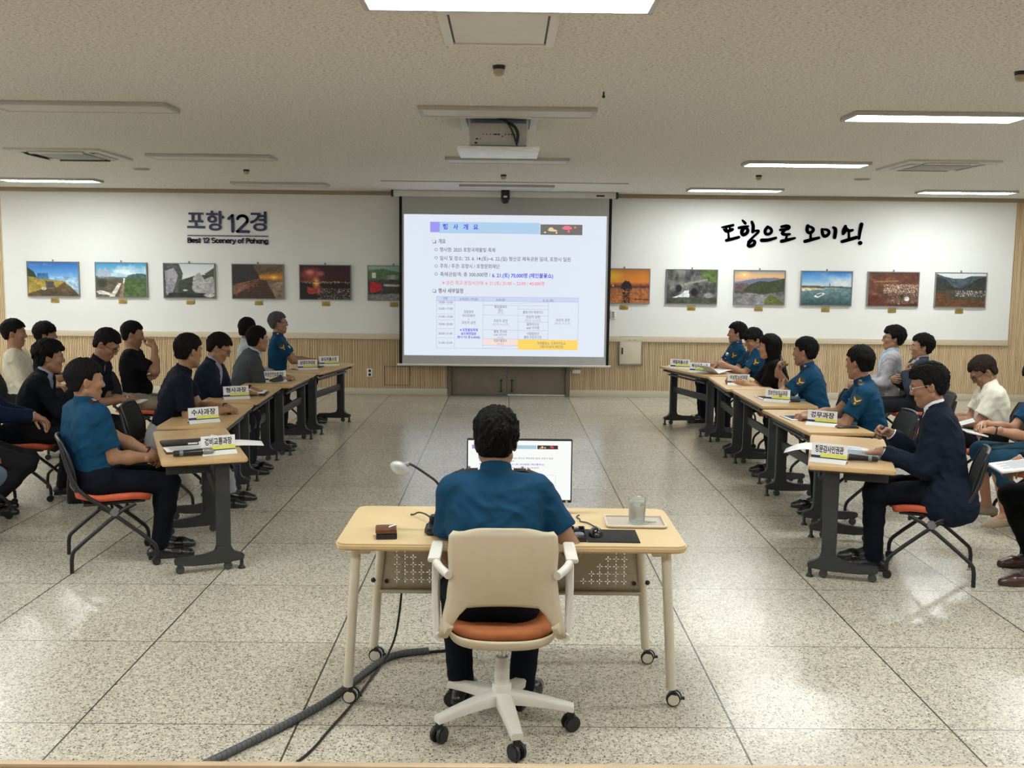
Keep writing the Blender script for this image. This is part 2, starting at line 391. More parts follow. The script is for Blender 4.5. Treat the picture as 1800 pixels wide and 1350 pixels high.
def projector():
    t = thing('projector_lift', 'motorised ceiling lift with a white lower plate, let down from a square opening', 'projector lift', (-.07, 7.92, CEIL))
    f = MB()
    for s in (1, -1): f.box((s*.275, 0, -.008), (.055, .66, .016), bev=.002); f.box((0, s*.305, -.008), (.495, .05, .016), bev=.002)
    f.build('frame', PLATE, t)
    MB().box((0, 0, -.002), (.495, .56, .003)).build('opening', BLACKM, t)
    MB().box((0, 0, -.235), (.63, .64, .018), bev=.003).build('lower_plate', M('bright_plate', (.82, .84, .86), .35, var=.08, scale=12), t)
    r = MB()
    for sx in (1, -1):
        for sy in (1, -1): r.cyl((.22*sx, .24*sy, -.0), (.22*sx, .24*sy, -.23), .008, n=10)
    r.build('guide_rod', SILVER, t)
    p = thing('projector', 'silver grey projector with connector panel, sitting on the lift plate', 'projector', (-.07, 7.90, CEIL-.226))
    gm = M('projector_grey', (.52, .52, .50), .45, var=.05)
    MB().box((0, 0, .095), (.43, .50, .17), bev=.012).build('casing', gm, p)
    q = MB(); rs = random.Random(4)
    for k in range(14): q.box((-.16+.024*k+rs.uniform(-.006, .006), -.251, .06+rs.choice((0, .02, .035, .05))), (rs.choice((.008, .012, .018)), .004, rs.choice((.006, .010))))
    q.box((-.17, -.251, .03), (.02, .004, .012)); q.build('sockets', BLACKM, p)
    MB().cyl((.05, .25, .1), (.05, .285, .1), .045).build('lens', BLACKM, p)
    c = thing('projector_cables', 'black cables hanging behind the projector', 'cable', (-.07, 7.62, CEIL-.01))
    MB().tube([(.02, .02, 0), (.06, 0, -.03), (.12, -.01, -.06), (.155, -.01, -.12), (.14, 0, -.19)], .012, 8, smooth=2).tube([(-.02, .02, 0), (.05, -.012, -.02), (.10, -.02, -.08), (.145, -.015, -.21)], .007, 8, smooth=2).build('cable', BLACKM, c)
projector()
def aircon(x, y, label, dark):
    t = thing('air_conditioner', label, 'air conditioner', (x, y, CEIL), 0, 'ceiling air conditioners')
    m = M('aircon_white', (.60, .58, .54), .5, var=.02)
    MB().prism(rrect(.95, .95, .03), .022, Matrix.Translation((0, 0, -.022))).build('panel', m, t)
    MB().box((0, 0, -.028), (.50, .50, .014), bev=.004).build('grille', M('aircon_grille', (.36, .35, .33), .6), t)
    for k in range(4):
        r = Matrix.Rotation(k*PI/2, 4, 'Z')
        p = r @ Vector((0, .345, -.0235)); o = MB().box(p, (.56, .075, .004), Matrix.Rotation(k*PI/2, 4, 'Z'), .001).build('outlet', BLACKM if dark else LFR, t)
        p = r @ Vector((0, .36, -.030)); MB().box(p, (.54, .06, .006), Matrix.Rotation(k*PI/2, 4, 'Z') @ Matrix.Rotation(.5 if dark else .1, 4, 'X'), .002).build('louvre', m, o)
aircon(-4.53, 10.4, 'square cassette air conditioner with open dark louvres, on the left of the ceiling', True)
aircon(4.53, 10.5, 'square cassette air conditioner with closed louvres, on the right of the ceiling', False)
def detector(x, y, label, r=.034):
    t = thing('smoke_detector', label, 'smoke detector', (x, y, CEIL), 0, 'smoke detectors on the ceiling')
    MB().cyl((0, 0, -.022), (0, 0, 0), r, r*1.1).build('base', BLACKM, t)
    MB().lathe([(0, -.058), (r*.55, -.056), (r*.9, -.045), (r, -.022), (r*.2, -.02)]).build('cap', M('cream_cap', (.42, .36, .25), .5), t)
for x, y, l in ((-.053, 5.8, 'small cream and black smoke detector above the front desk, behind the lift hatch'), (-.043, 12.07, 'small smoke detector in front of the projection screen case'), (-3.084, 11.82, 'small smoke detector on the left, beside the unlit lights'),
                (2.98, 11.78, 'small smoke detector on the right, between two lit lights'), (2.95, 5.78, 'small smoke detector near the right edge, above the nearest right light')): detector(x, y, l)
def speaker(x, y, label):
    t = thing('ceiling_speaker', label, 'ceiling speaker', (x, y, CEIL), 0, 'round ceiling speakers')
    MB().lathe([(0, -.012), (.085, -.012), (.085, -.010), (.10, -.014), (.105, 0)]).build('rim', LFR, t); MB().cyl((0, 0, -.016), (0, 0, -.010), .083).build('grille', M('speaker_mesh', (.28, .27, .25), .6), t)
speaker(-4.33, 11.83, 'round flush speaker behind the left air conditioner'); speaker(4.30, 12.04, 'round flush speaker beside the right air conditioner')
tag(MB().cyl((.626, 6.569, CEIL-.025), (.626, 6.569, CEIL), .006).sph((.626, 6.569, CEIL-.03), .011).build('ceiling_hook', BLACKM), 'tiny dark hook in the ceiling right of the projector lift', 'hook')
tag(MB().box((-.03, 13.02, CEIL-.006), (3.24, .05, .012), bev=.002).build('curtain_track', LFR), 'long thin grey ceiling track in front of the screen case', 'track')
# ------------------------------------------------------------------ projection screen
SY = 14.50
CASEM = M('screen_case_white', (.72, .71, .68), .45, var=.02)
t = thing('projection_screen', 'wide motorised projection screen pulled down over the double door', 'projection screen', (0, SY, 0))
MB().box((-.03, 0, 2.995), (3.24, .11, .088), bev=.012).build('case', CASEM, t)
cp = MB()
for x in (-1.665, 1.605): cp.box((x, 0, 2.995), (.03, .12, .092), bev=.004)
cp.build('end_cap', BLACKM, t)
SCR = M('screen_fabric', (.46, .46, .455), .8, var=.01, scale=2)
fb = MB().box((-.015, 0, 1.725), (3.03, .003, 2.455)).build('fabric', SCR, t, smooth=False)
bd = MB()
for x in (-1.548, 1.518): bd.box((x, -.002, 1.725), (.042, .004, 2.455))
bd.build('black_border', M('matte_black', (.006, .006, .006), .9), t)
MB().cyl((-1.60, 0, .492), (1.57, 0, .492), .016).build('bottom_bar', CASEM, t)
MB().box((1.36, -.058, 2.985), (.12, .004, .022)).build('maker_plate', BLACKM, t)
# the picture thrown on it
EM = {}
def em(c, k):
    n = 'projected_%d_%d_%d_%d' % (*c, int(k*100))
    if n not in EM: EM[n] = M(n, (.05, .05, .05), .9, emit=rgb(*c), estr=k)
    return EM[n]
SX0, SX1, SZ0, SZ1 = -1.500, 1.466, .632, 2.697
def sl(u, v, d=0.): return (SX0+(SX1-SX0)*u, -.0022-d, SZ1-(SZ1-SZ0)*v)
def srect(u0, v0, u1, v1, d):
    return MB().quad(sl(u0, v1, d), sl(u1, v1, d), sl(u1, v0, d), sl(u0, v0, d))
SLK = 1.0
sld = srect(0, 0, 1, 1, 0).build('projected_slide', em((222, 230, 243), SLK), t, smooth=False)
def sub(n, mb, c, k=SLK): return mb.build(n, em(c, k), sld, smooth=False)
# u,v from the slide itself (0..1)
def su(x): return (x-88)/1497
def sv(y): return (y-198)/1042
sub('title_square', srect(su(282), sv(252), su(352), sv(328), .001), (160, 150, 240)); sub('title_band', srect(su(352), sv(252), su(1092), sv(334), .001), (174, 207, 236))
pm = srect(su(1096), sv(262), su(1406), sv(338), .001); sub('title_photo', pm, (112, 108, 104))
for c, L in (((235, 205, 160), [(1175, 298, 22, 15), (1130, 320, 9, 6), (1215, 322, 8, 7), (1195, 306, 26, 8)]), ((240, 120, 140), [(1292, 285, 36, 15), (1305, 310, 9, 10), (1352, 282, 8, 8)])):
    q = MB()
    for (x, y, rx, ry) in L:
        bm = q.bm; bm.faces.new([bm.verts.new(sl(su(x+rx*math.cos(a_)*(1+.2*math.sin(3*a_))), sv(y+ry*math.sin(a_)), .002)) for a_ in np.linspace(2*PI, 0, 15)[:-1]])
    sub('lantern_glow', q, c)
def stext(n, rows, c, k=SLK):
    it = []
    for (st, x, y, h, al, bold, wd) in rows:
        X = SX0+(SX1-SX0)*su(x); Z = SZ1-(SZ1-SZ0)*sv(y); mm = (SX1-SX0)/1497
        it.append((st, h*mm*1.12, wallm(X, Z, -.0052), al, bold, wd*mm if wd else None))
    for x in it: o = text_obj(n, [x], em(c, k), sld)
    return o
stext('title_syllable', [('행', 394, 290, 40, 'CENTER', .025, 36), ('사', 470, 290, 40, 'CENTER', .025, 36), ('개', 545, 290, 40, 'CENTER', .025, 36), ('요', 618, 290, 40, 'CENTER', .025, 36)], (70, 60, 220))
stext('text_line', [('❏', 312, 397, 30, 'CENTER', 0, 28), ('개요', 342, 396, 34, 'LEFT', .012, 53), ('행사명: 2025 포항국제불빛 축제', 352, 457, 32, 'LEFT', .004, 410), ("일시 및 장소: '25. 6. 14.(토)~6. 22.(일) 형산강 체육공원 일대, 포항시 일원", 352, 520, 32, 'LEFT', .004, 968),
   ('주최 / 주관: 포항시 / 포항문화재단', 354, 577, 32, 'LEFT', .004, 442), ('축제관람객: 총 300,000명 /', 354, 638, 32, 'LEFT', .004, 374), ('❏', 313, 760, 30, 'CENTER', 0, 28), ('행사 세부일정', 342, 760, 34, 'LEFT', .012, 184)]
   +[('○', 326, yy, 26, 'CENTER', .004, 22) for yy in (457, 517, 577, 636)], (70, 72, 84))
stext('blue_line', [('6. 21.(토) 70,000명 (메인불꽃쇼)', 742, 642, 34, 'LEFT', .022, 452), ('※ 포항불빛축제', 572, 1048, 22, 'CENTER', .02, 132), ('송도해변일원', 570, 1076, 22, 'CENTER', .02, 112), ('(행사기간 중 6.6㎞일)', 570, 1102, 19, 'CENTER', .02, 172)], (72, 62, 222))
stext('red_line', [('※ 순간 최고 운집시간대: 6. 21.(토) 21:00 ~ 22:00 / 40,000명', 372, 700, 29, 'LEFT', .006, 756)], (236, 110, 130))
G = (96, 98, 112)
stext('table_entry', [('구분', 395, 815, 20, 'CENTER', .004, 34), ('6.14.(토)~19.(금)', 570, 818, 20, 'CENTER', .004, 136), ('6.20.(금)', 808, 820, 20, 'CENTER', .004, 66), ('6. 21.(토)', 1163, 823, 20, 'CENTER', .004, 80)]
   +[(s_, 397, yy, 20, 'CENTER', .004, 104) for s_, yy in (('14:00~15:00', 843), ('15:00~17:00', 891), ('17:00~19:00', 951), ('19:00~20:00', 1006), ('20:00~21:00', 1076), ('21:00~22:00', 1145))]
   +[('포항운하', 570, 914, 22, 'CENTER', .004, 72), ('라이트웨이', 570, 942, 22, 'CENTER', .004, 92), ('+', 570, 968, 18, 'CENTER', .004, None), ('프린지 공연', 570, 994, 22, 'CENTER', .004, 102), ('랜덤플레이', 808, 874, 22, 'CENTER', .004, 92), ('댄스', 808, 899, 20, 'CENTER', .004, 36), ('프린지 공연', 808, 978, 22, 'CENTER', .004, 102),
     ('불빛 콘서트', 808, 1058, 22, 'CENTER', .004, 100), ('with 시민가수', 808, 1082, 17, 'CENTER', .004, 100), ('데일리불꽃쇼', 808, 1126, 22, 'CENTER', .004, 100), ('불빛거리 퍼레이드', 1050, 912, 22, 'CENTER', .004, 152), ('프린지 공연', 1050, 948, 22, 'CENTER', .004, 102),
     ('불빛라디오', 1050, 1001, 22, 'CENTER', .004, 92), ('with 이지훈', 1050, 1028, 22, 'CENTER', .004, 98), ('시립합창단', 1050, 1072, 22, 'CENTER', .004, 92), ('불빛 카운트다운', 1050, 1098, 22, 'CENTER', .004, 132), ('프린지 공연', 1272, 968, 22, 'CENTER', .004, 102), ('국제불꽃쇼, 드론라이트쇼', 1190, 1142, 22, 'CENTER', .004, 212), ('그랜드피날레 (메인존)', 1190, 1168, 22, 'CENTER', .004, 182)], G)
stext('small_entry', [('(메인존)', 808, 919, 17, 'CENTER', 0, 48), ('(메인존, 버스킹존)', 808, 1004, 17, 'CENTER', 0, 120), ('(메인존)', 808, 1104, 17, 'CENTER', 0, 48), ('(메인존)', 808, 1151, 17, 'CENTER', 0, 48), ('(메인존, 버스킹존)', 1050, 972, 17, 'CENTER', 0, 120), ('(메인존, 버스킹존)', 1272, 993, 17, 'CENTER', 0, 120), ('-', 840, 1206, 16, 'CENTER', 0, None)], (160, 164, 180))
sub('table_header', srect(su(330), sv(800), su(1388), sv(833), .0008), (200, 212, 242)); sub('peach_cell', srect(su(678), sv(1112), su(938), sv(1158), .0008), (246, 222, 214)); sub('yellow_cell', srect(su(938), sv(1115), su(1387), sv(1190), .0008), (250, 212, 96))
q = MB()
def ln(x0, y0, x1, y1, wd=1.6):
    if abs(y1-y0) < abs(x1-x0): q.quad(sl(su(x0), sv(y0+wd/2), .0015), sl(su(x1), sv(y1+wd/2), .0015), sl(su(x1), sv(y1-wd/2), .0015), sl(su(x0), sv(y0-wd/2), .0015))
    else: q.quad(sl(su(x0-wd/2), sv(y1), .0015), sl(su(x0+wd/2), sv(y1), .0015), sl(su(x0+wd/2), sv(y0), .0015), sl(su(x0-wd/2), sv(y0), .0015))
for yy in (800, 831): ln(330, yy, 1388, yy)
ln(330, 1185, 938, 1185)
for x in (330, 465, 677): ln(x, 800, x, 1185)
ln(939, 862, 939, 1112); ln(1163, 831, 1163, 1112); ln(1387, 800, 1387, 1115)
for yy in (858, 930, 974, 1038, 1108): ln(330, yy, 465, yy)
ln(677, 862, 1163, 862); ln(677, 934, 1163, 938); ln(677, 1044, 1163, 1048); ln(939, 888, 1163, 888); ln(939, 983, 1163, 983); ln(677, 1112, 1163, 1112); ln(677, 1158, 939, 1158); ln(677, 860, 1163, 834, 1.2); ln(677, 1184, 939, 1160, 1.2)
sub('table_lines', q, (150, 156, 188))
# camera hanging in front of the screen case
t = thing('ceiling_camera', 'black ceiling camera with a pale lens window hanging before the screen case', 'camera', (-.02, 14.30, CEIL))
MB().box((0, 0, -.07), (.125, .10, .14), bev=.012).build('housing', BLACKM, t); MB().lathe([(0, -.195), (.035, -.190), (.052, -.165), (.055, -.135), (.02, -.13)]).build('dome', M('dark_dome', (.02, .02, .022), .15), t); MB().sph((0, -.050, -.095), .03, (1, .3, .5)).build('lens_window', M('pale_lens', (.75, .78, .8), .2), t)
# ------------------------------------------------------------------ lettering and pictures on the wall
NAVY = M('navy_letters', (.020, .022, .085), .45, var=.05); FY = WALL_Y-.011
t = thing('wall_sign', 'navy Korean title with underline and English line on the left of the wall', 'sign', (-4.15, FY, 2.40))
tx = lambda st, x, z, sz, wd, bold, al='CENTER': (st, sz, wallm(x, z, -.006), al, bold, wd)
def ribbon(q, pts, depth=.016, y0=0.):
    for (A, ra), (B, rb) in zip(pts, pts[1:]):
        A, B = Vector(A), Vector(B)
        if (B-A).length < 1e-5: continue
        d = (B-A).normalized(); nn = Vector((-d.z, 0, d.x)); out = []
        for cc, r_, s_ in ((A, ra, -1), (B, rb, 1)):
            for j in range(7):
                an = -PI/2+PI*j/6; out.append(cc+(d*s_*math.cos(an)+nn*math.sin(an)*s_)*r_+Vector((0, y0, 0)))
        b2 = bmesh.new(); f = b2.faces.new([b2.verts.new(p) for p in out]); r_ = bmesh.ops.extrude_face_region(b2, geom=[f]); bmesh.ops.translate(b2, vec=(0, -depth, 0), verts=[v for v in r_['geom'] if isinstance(v, bmesh.types.BMVert)]); bmesh.ops.recalc_face_normals(b2, faces=b2.faces); q._add(b2)
def arc(cx, cz, rx, rz, a0, a1, n=12): return [(cx+rx*math.cos(math.radians(a0+(a1-a0)*k/n)), cz+rz*math.sin(math.radians(a0+(a1-a0)*k/n))) for k in range(n+1)]
GLY = {'B': (.62, [[(.08, 0), (.08, 1)], [(.08, 1), (.3, 1)]+arc(.3, .76, .22, .24, 90, -90)+[(.08, .52)], [(.08, .52), (.32, .52)]+arc(.32, .26, .25, .26, 90, -90)+[(.08, 0)]]), 'e': (.56, [[(.06, .36), (.5, .36)]+arc(.28, .36, .22, .34, 0, 310)]),
 's': (.48, [arc(.23, .52, .17, .17, 40, 250, 8)+arc(.24, .18, .19, .18, 80, -140, 8)]), 't': (.36, [[(.16, .95), (.16, .14)]+arc(.26, .12, .10, .11, 180, 290, 6), [(.02, .68), (.32, .68)]]), '1': (.42, [[(.08, .80), (.26, 1), (.26, 0)]]), '2': (.62, [arc(.3, .72, .23, .27, 165, -30, 12)+[(.06, 0), (.56, 0)]]),
 'S': (.62, [arc(.3, .76, .23, .24, 35, 260, 10)+arc(.31, .26, .25, .26, 80, -145, 10)]), 'c': (.52, [arc(.28, .35, .21, .34, 50, 310)]), 'n': (.56, [[(.07, 0), (.07, .7)], [(.07, .42)]+arc(.27, .44, .20, .26, 170, 0, 8)+[(.47, 0)]]), 'r': (.38, [[(.07, 0), (.07, .7)], [(.07, .45)]+arc(.27, .44, .18, .25, 170, 70, 6)]), 'y': (.52, [[(.04, .7), (.26, .03)], [(.48, .7), (.22, -.12), (.1, -.22), (.03, -.22)]]),
 'o': (.58, [arc(.28, .35, .22, .35, 90, 450, 18)]), 'f': (.36, [arc(.28, .84, .13, .15, 80, 180, 6)+[(.15, 0)], [(.02, .68), (.32, .68)]]), 'P': (.6, [[(.08, 0), (.08, 1)], [(.08, 1), (.3, 1)]+arc(.3, .73, .24, .27, 90, -90)+[(.08, .46)]]), 'h': (.56, [[(.07, 0), (.07, 1)], [(.07, .42)]+arc(.27, .44, .20, .26, 170, 0, 8)+[(.47, 0)]]),
 'a': (.54, [arc(.26, .34, .2, .34, 60, 300), [(.46, .7), (.46, 0)]]), 'g': (.56, [arc(.27, .36, .2, .33, 60, 300), [(.47, .7), (.47, -.08)]+arc(.26, -.06, .21, .18, 0, -150, 8)]), ' ': (.30, [])}
def stroke_text(q, st, x, z, h, wid, rad, y0=-.004, depth=.012):
    tot = sum(GLY[c][0] for c in st); k = wid/tot; cx = x
    for c in st:
        for L in GLY[c][1]: ribbon(q, [((cx+px*k, 0, z+pz*h), rad) for px, pz in L], depth, y0)
        cx += GLY[c][0]*k
for a_ in (tx('포', -.465, .158, .31, .262, .017), tx('항', -.185, .158, .31, .262, .017), tx('경', .468, .158, .31, .25, .017)): text_obj('letter', [a_], NAVY, t, .012)
q = MB(); stroke_text(q, '1', -.005, .028, .235, .13, .0205); q.build('numeral', NAVY, t); q = MB(); stroke_text(q, '2', .125, .028, .235, .20, .0205); q.build('numeral', NAVY, t)
MB().box((0, -.008, -.038), (1.20, .012, .014)).build('underline', NAVY, t)
q = MB(); stroke_text(q, 'Best 12 Scenery of Pohang', -.60, -.142, .068, 1.20, .0072); q.build('english_line', NAVY, t)
t = thing('wall_calligraphy', 'navy brush lettering in Korean ending with an exclamation mark', 'sign', (0, FY, 0))
BR = [[(118, 182, 8), (170, 176, 14), (238, 160, 13)], [(160, 185, 9), (178, 218, 10)], [(206, 180, 8), (200, 215, 10)], [(140, 205, 9), (170, 232, 15), (232, 205, 15)], [(190, 235, 9), (196, 300, 12)], [(172, 322, 15), (230, 308, 15), (304, 288, 14)],
      [(338, 110, 10), (368, 140, 14)], [(302, 188, 13), (350, 178, 14), (402, 172, 9)], [(352, 195, 18), (330, 230, 18), (345, 268, 16), (385, 252, 16), (405, 215, 15), (380, 188, 13), (350, 195, 12)], [(438, 126, 13), (458, 170, 17), (452, 232, 15)], [(455, 225, 9), (518, 215, 12), (510, 240, 12), (455, 290, 11), (408, 340, 12)], [(440, 330, 12), (402, 365, 14), (418, 388, 16), (468, 375, 16), (485, 335, 14), (450, 322, 11)],
      [(612, 180, 15), (582, 215, 15), (590, 258, 14), (635, 258, 14), (662, 225, 14), (640, 190, 14), (605, 180, 11)], [(552, 322, 18), (620, 322, 17), (704, 298, 13)],
      [(762, 178, 13), (820, 168, 16), (850, 182, 15), (830, 205, 12)], [(748, 212, 12), (800, 208, 15), (838, 198, 12)], [(800, 215, 11), (762, 250, 14), (800, 264, 15), (852, 258, 12)], [(826, 262, 9), (815, 308, 12)], [(768, 334, 17), (840, 318, 16), (910, 300, 11)],
      [(1045, 172, 18), (1035, 215, 16), (1055, 248, 15), (1095, 238, 15), (1112, 205, 15), (1080, 182, 12), (1045, 172, 10)], [(1080, 248, 10), (1080, 300, 12)], [(1022, 336, 17), (1090, 318, 17), (1170, 298, 14)],
      [(1200, 208, 13), (1205, 255, 15), (1230, 288, 16), (1268, 270, 15), (1282, 235, 14), (1255, 210, 13), (1205, 208, 9)], [(1320, 188, 11), (1350, 205, 19), (1340, 296, 17)],
      [(1452, 176, 15), (1442, 225, 26), (1432, 258, 13)], [(1460, 205, 18), (1490, 228, 17), (1530, 218, 13)], [(1492, 235, 11), (1496, 300, 12)], [(1424, 340, 16), (1500, 318, 18), (1575, 296, 17)], [(1624, 156, 19), (1612, 220, 17), (1604, 308, 13)], [(1618, 355, 20), (1622, 356, 20)]]
SYL = (6, 6, 2, 5, 3, 2, 4, 2); qs = [MB() for _ in SYL]; own = [k_ for k_, n_ in enumerate(SYL) for _ in range(n_)]
for st, k_ in zip(BR, own):
    q = qs[k_]
    P_s = [np.array(p, float) for p in st]
    for _ in range(2):
        Q = [P_s[0]]
        for a_, b_ in zip(P_s, P_s[1:]): Q += [a_*.75+b_*.25, a_*.25+b_*.75]
        P_s = Q+[P_s[-1]]
    k = 8.593e-3/6.207
    w3 = lambda p: Vector((3.206+(p[0]-112)*k, 0, 2.694-(p[1]-93)*k+(p[0]-112)*k*.015))
    ribbon(q, [(w3(p), p[2]*k*1.12) for p in P_s])
for q in qs: q.build('letter', NAVY, t)
# ------------------------------------------------------------------ the twelve framed photographs (each print painted as its own colours)
PH, PW = 62, 92
yy_, xx_ = np.mgrid[0:PH, 0:PW]; U = (xx_+.5)/PW; Vv = (yy_+.5)/PH
def fbm(seed, f=3, o=4, ax=1.):
    rs = np.random.RandomState(seed); r = np.zeros((PH, PW)); am = .5
    for k in range(o):
        n = max(2, int(f*2**k)); g = rs.rand(n+2, n+2); x = U*n*.999; y = np.clip(Vv*n*ax, 0, n*.999); i, j = x.astype(int), y.astype(int); fx, fy = x-i, y-j
        fx, fy = fx*fx*(3-2*fx), fy*fy*(3-2*fy)
        r += am*((g[j, i]*(1-fx)+g[j, i+1]*fx)*(1-fy)+(g[j+1, i]*(1-fx)+g[j+1, i+1]*fx)*fy); am *= .5
    return r/.94
class Pic:
    def __init__(s, *stops): s.c = np.zeros((PH, PW, 3)); s.grad(np.ones((PH, PW)), Vv, *stops)
    def grad(s, m, t, *stops):
        ps = [p for p, _ in stops]; g = np.stack([np.interp(t, ps, [c[k] for _, c in stops]) for k in range(3)], -1)
        s.c = s.c*(1-m[..., None])+g*m[..., None]; return s
    def fill(s, m, c, c2=None, t=None):
        m = np.asarray(m, float)
        g = np.array(c)/1. if c2 is None else np.array(c)*(1-t[..., None])+np.array(c2)*t[..., None]
        s.c = s.c*(1-m[..., None])+g*m[..., None]; return s
    def poly(s, pts, c, c2=None, t=None):
        m = np.zeros((PH, PW), bool); n = len(pts)
        for i in range(n):
            (x0, y0), (x1, y1) = pts[i], pts[(i+1) % n]
            if y0 != y1: m ^= ((y0 > Vv) != (y1 > Vv)) & (U < (x1-x0)*(Vv-y0)/(y1-y0)+x0)
        return s.fill(m, c, c2, t)
    def disc(s, x, y, rx, ry, c, soft=.0, k=1.):
        d = np.sqrt(((U-x)/rx)**2+((Vv-y)/ry)**2); m = np.clip((1-d)/max(soft, 1e-3), 0, 1)*k; return s.fill(m, c)
    def below(s, pts, c, c2=None, t=None, n=None, amp=.03):
        h = np.interp(U, [p[0] for p in pts], [p[1] for p in pts])
        if n is not None: h = h+(fbm(n, 8, 3)-.5)*amp*2
        return s.fill(Vv > h, c, c2, t)
    def spec(s, m, seed, cs, p):
        rs = np.random.RandomState(seed); r = rs.rand(PH, PW); k = rs.randint(0, len(cs), (PH, PW)); mm = m & (r < p); s.c[mm] = np.array(cs, float)[k[mm]]; return s
def pictures():
    F = fbm
    L = []
    p = Pic((0, (38, 100, 180)), (.3, (84, 150, 215)), (.55, (170, 200, 225)), (1, (150, 190, 220))).fill(np.clip(F(1, 3)-.45, 0, .3)*1.6*(Vv < .6), (235, 240, 245))
    p.below([(0, .16), (.12, .28), (.17, .42), (1, 1.1)], (40, 62, 40)).poly([(0, .42), (.4, .5), (.62, .55), (.72, .56), (.85, .72), (1, .95), (1, 1), (0, 1)], (130, 110, 50), (196, 168, 70), F(2, 6)).below([(0, .92), (.3, .78), (.55, .76), (.72, .58), (.86, .76), (1, .96)], (62, 52, 36), (120, 96, 66), F(3, 10), 4)
    p.poly([(.18, .33), (.4, .33), (.4, .5), (.18, .5)], (40, 80, 130), (70, 130, 180), F(5, 14)).poly([(.34, .56), (.5, .56), (.54, .75), (.36, .76)], (96, 88, 92), (50, 48, 52), F(6, 12)).disc(.31, .78, .06, .05, (225, 222, 215), .3)
    L.append((p, 'framed landscape photo of a blue-roofed house on a grassy sea cliff'))
    p = Pic((0, (60, 150, 200)), (.3, (130, 190, 220)), (.5, (200, 220, 228))).fill(np.clip(F(11, 4)-.5, 0, .3)*3*(Vv < .45), (245, 246, 248)).below([(0, .38), (.5, .42), (1, .4)], (120, 128, 140), (86, 100, 92), F(12, 12))
    for x, h in ((.04, .2), (.08, .16), (.13, .2), (.17, .15), (.21, .2), (.26, .22)): p.poly([(x, h), (x+.032, h), (x+.032, .42), (x, .42)], (176, 178, 200))
    p.below([(.55, .5), (.64, .36), (.75, .32), (.9, .3), (1, .34)], (70, 96, 100)).poly([(.56, .45), (1, .45), (1, 1), (.54, 1)], (60, 84, 46), (96, 120, 70), F(13, 12)).poly([(0, .46), (.52, .46), (.5, 1), (0, 1)], (74, 70, 56), (120, 104, 84), F(14, 12))
    p.poly([(.555, .45), (.575, .45), (.53, 1), (.45, 1)], (150, 120, 104)).poly([(.55, .45), (.575, .45), (.55, .62), (.53, .62)], (235, 230, 222)).poly([(.44, .6), (.50, .6), (.36, 1), (.25, 1)], (232, 226, 214)).poly([(.0, .84), (.08, .8), (.3, .9), (.28, .95), (.05, .92)], (226, 222, 214)).disc(.12, .6, .12, .16, (54, 66, 44), .4)
    L.append((p, 'framed photo of a straight tree-lined road leading to tower blocks'))
    p = Pic((0, (210, 216, 222)), (.4, (226, 230, 232)), (1, (40, 42, 42))); p.poly([(0, 0), (.3, 0), (.38, .3), (.33, .6), (.2, .9), (0, 1)], (60, 66, 62), (96, 98, 90), F(21, 12)); p.poly([(.02, .22), (.2, .12), (.28, .35), (.16, .9), (.04, .92)], (130, 128, 138), (186, 182, 190), F(22, 9)); p.poly([(.3, .5), (.6, .35), (1, .3), (1, 1), (.25, 1)], (40, 46, 42), (84, 88, 84), F(23, 12))
    p.poly([(.58, .4), (.7, .24), (.8, .45), (.98, .35), (1, .9), (.7, .95), (.55, .75)], (150, 148, 150), (200, 198, 198), F(24, 10)); p.poly([(.8, .3), (1, .1), (1, .4)], (70, 80, 60)).poly([(.1, .85), (1, .85), (1, 1), (.05, 1)], (26, 28, 28), (60, 62, 60), F(25, 8)).disc(.9, .92, .14, .08, (205, 203, 202), .4).disc(.42, .78, .06, .03, (226, 226, 228), .4)
    L.append((p, 'framed photo of pale grey rocks beside a mountain stream'))
    p = Pic((0, (104, 82, 66)), (.2, (120, 88, 56)), (.38, (216, 140, 50)), (.45, (150, 96, 52)), (.5, (110, 90, 76)), (1, (150, 122, 98))).fill(np.clip(F(31, 6)-.45, 0, .4)*2*(Vv < .3), (60, 46, 42)).disc(.82, .37, .12, .1, (255, 190, 60), .9).disc(.82, .37, .02, .03, (255, 230, 150), .3)
    p.poly([(0, 0), (.4, 0), (.52, .3), (.55, .5), (0, .62)], (30, 30, 30), (54, 48, 42), F(32, 10)); p.poly([(.5, .45), (.66, .45), (.86, 1), (.28, 1), (0, 1), (0, .9)], (54, 36, 30), (80, 54, 42), np.sin(Vv*90)*.5+.5); p.poly([(.7, .55), (1, .5), (1, 1), (.86, 1)], (120, 96, 80), (176, 150, 126), F(33, 14))
    for k in (0., .14, .26): p.poly([(.05, .58+k), (.52, .42+k*.25), (.52, .44+k*.25), (.05, .63+k)], (150, 88, 54))
    for x in (.06, .3, .4, .47): p.poly([(x, .62-.35*x), (x+.025, .61-.35*x), (x+.025, 1-.75*x), (x, 1-.75*x)], (126, 72, 46))
    L.append((p, 'framed photo of a wooden boardwalk along the sea at sunset'))
    p = Pic((0, (40, 12, 22)), (.45, (64, 16, 22)), (.5, (22, 10, 14)), (1, (26, 12, 12))).disc(.22, .28, .3, .3, (200, 92, 84), .9, .8).disc(.2, .2, .12, .1, (220, 130, 120), .8).disc(.4, .24, .12, .1, (205, 110, 100), .8, .8).disc(.32, .52, .1, .22, (255, 190, 110), .8).disc(.34, .7, .13, .16, (220, 90, 50), .7, .8)
    p.poly([(0, .47), (1, .49), (1, .505), (0, .49)], (130, 100, 84)).poly([(.14, .62), (.5, .8), (.2, .86), (.14, .8)], (160, 60, 36)).spec((Vv > .68) & (U > .35), 51, [(110, 116, 128), (170, 176, 184), (50, 46, 50), (140, 70, 40)], .4).spec((Vv > .47) & (Vv < .54), 52, [(220, 180, 120), (240, 220, 180)], .15)
    L.append((p, 'framed photo of red fireworks over a night bay'))
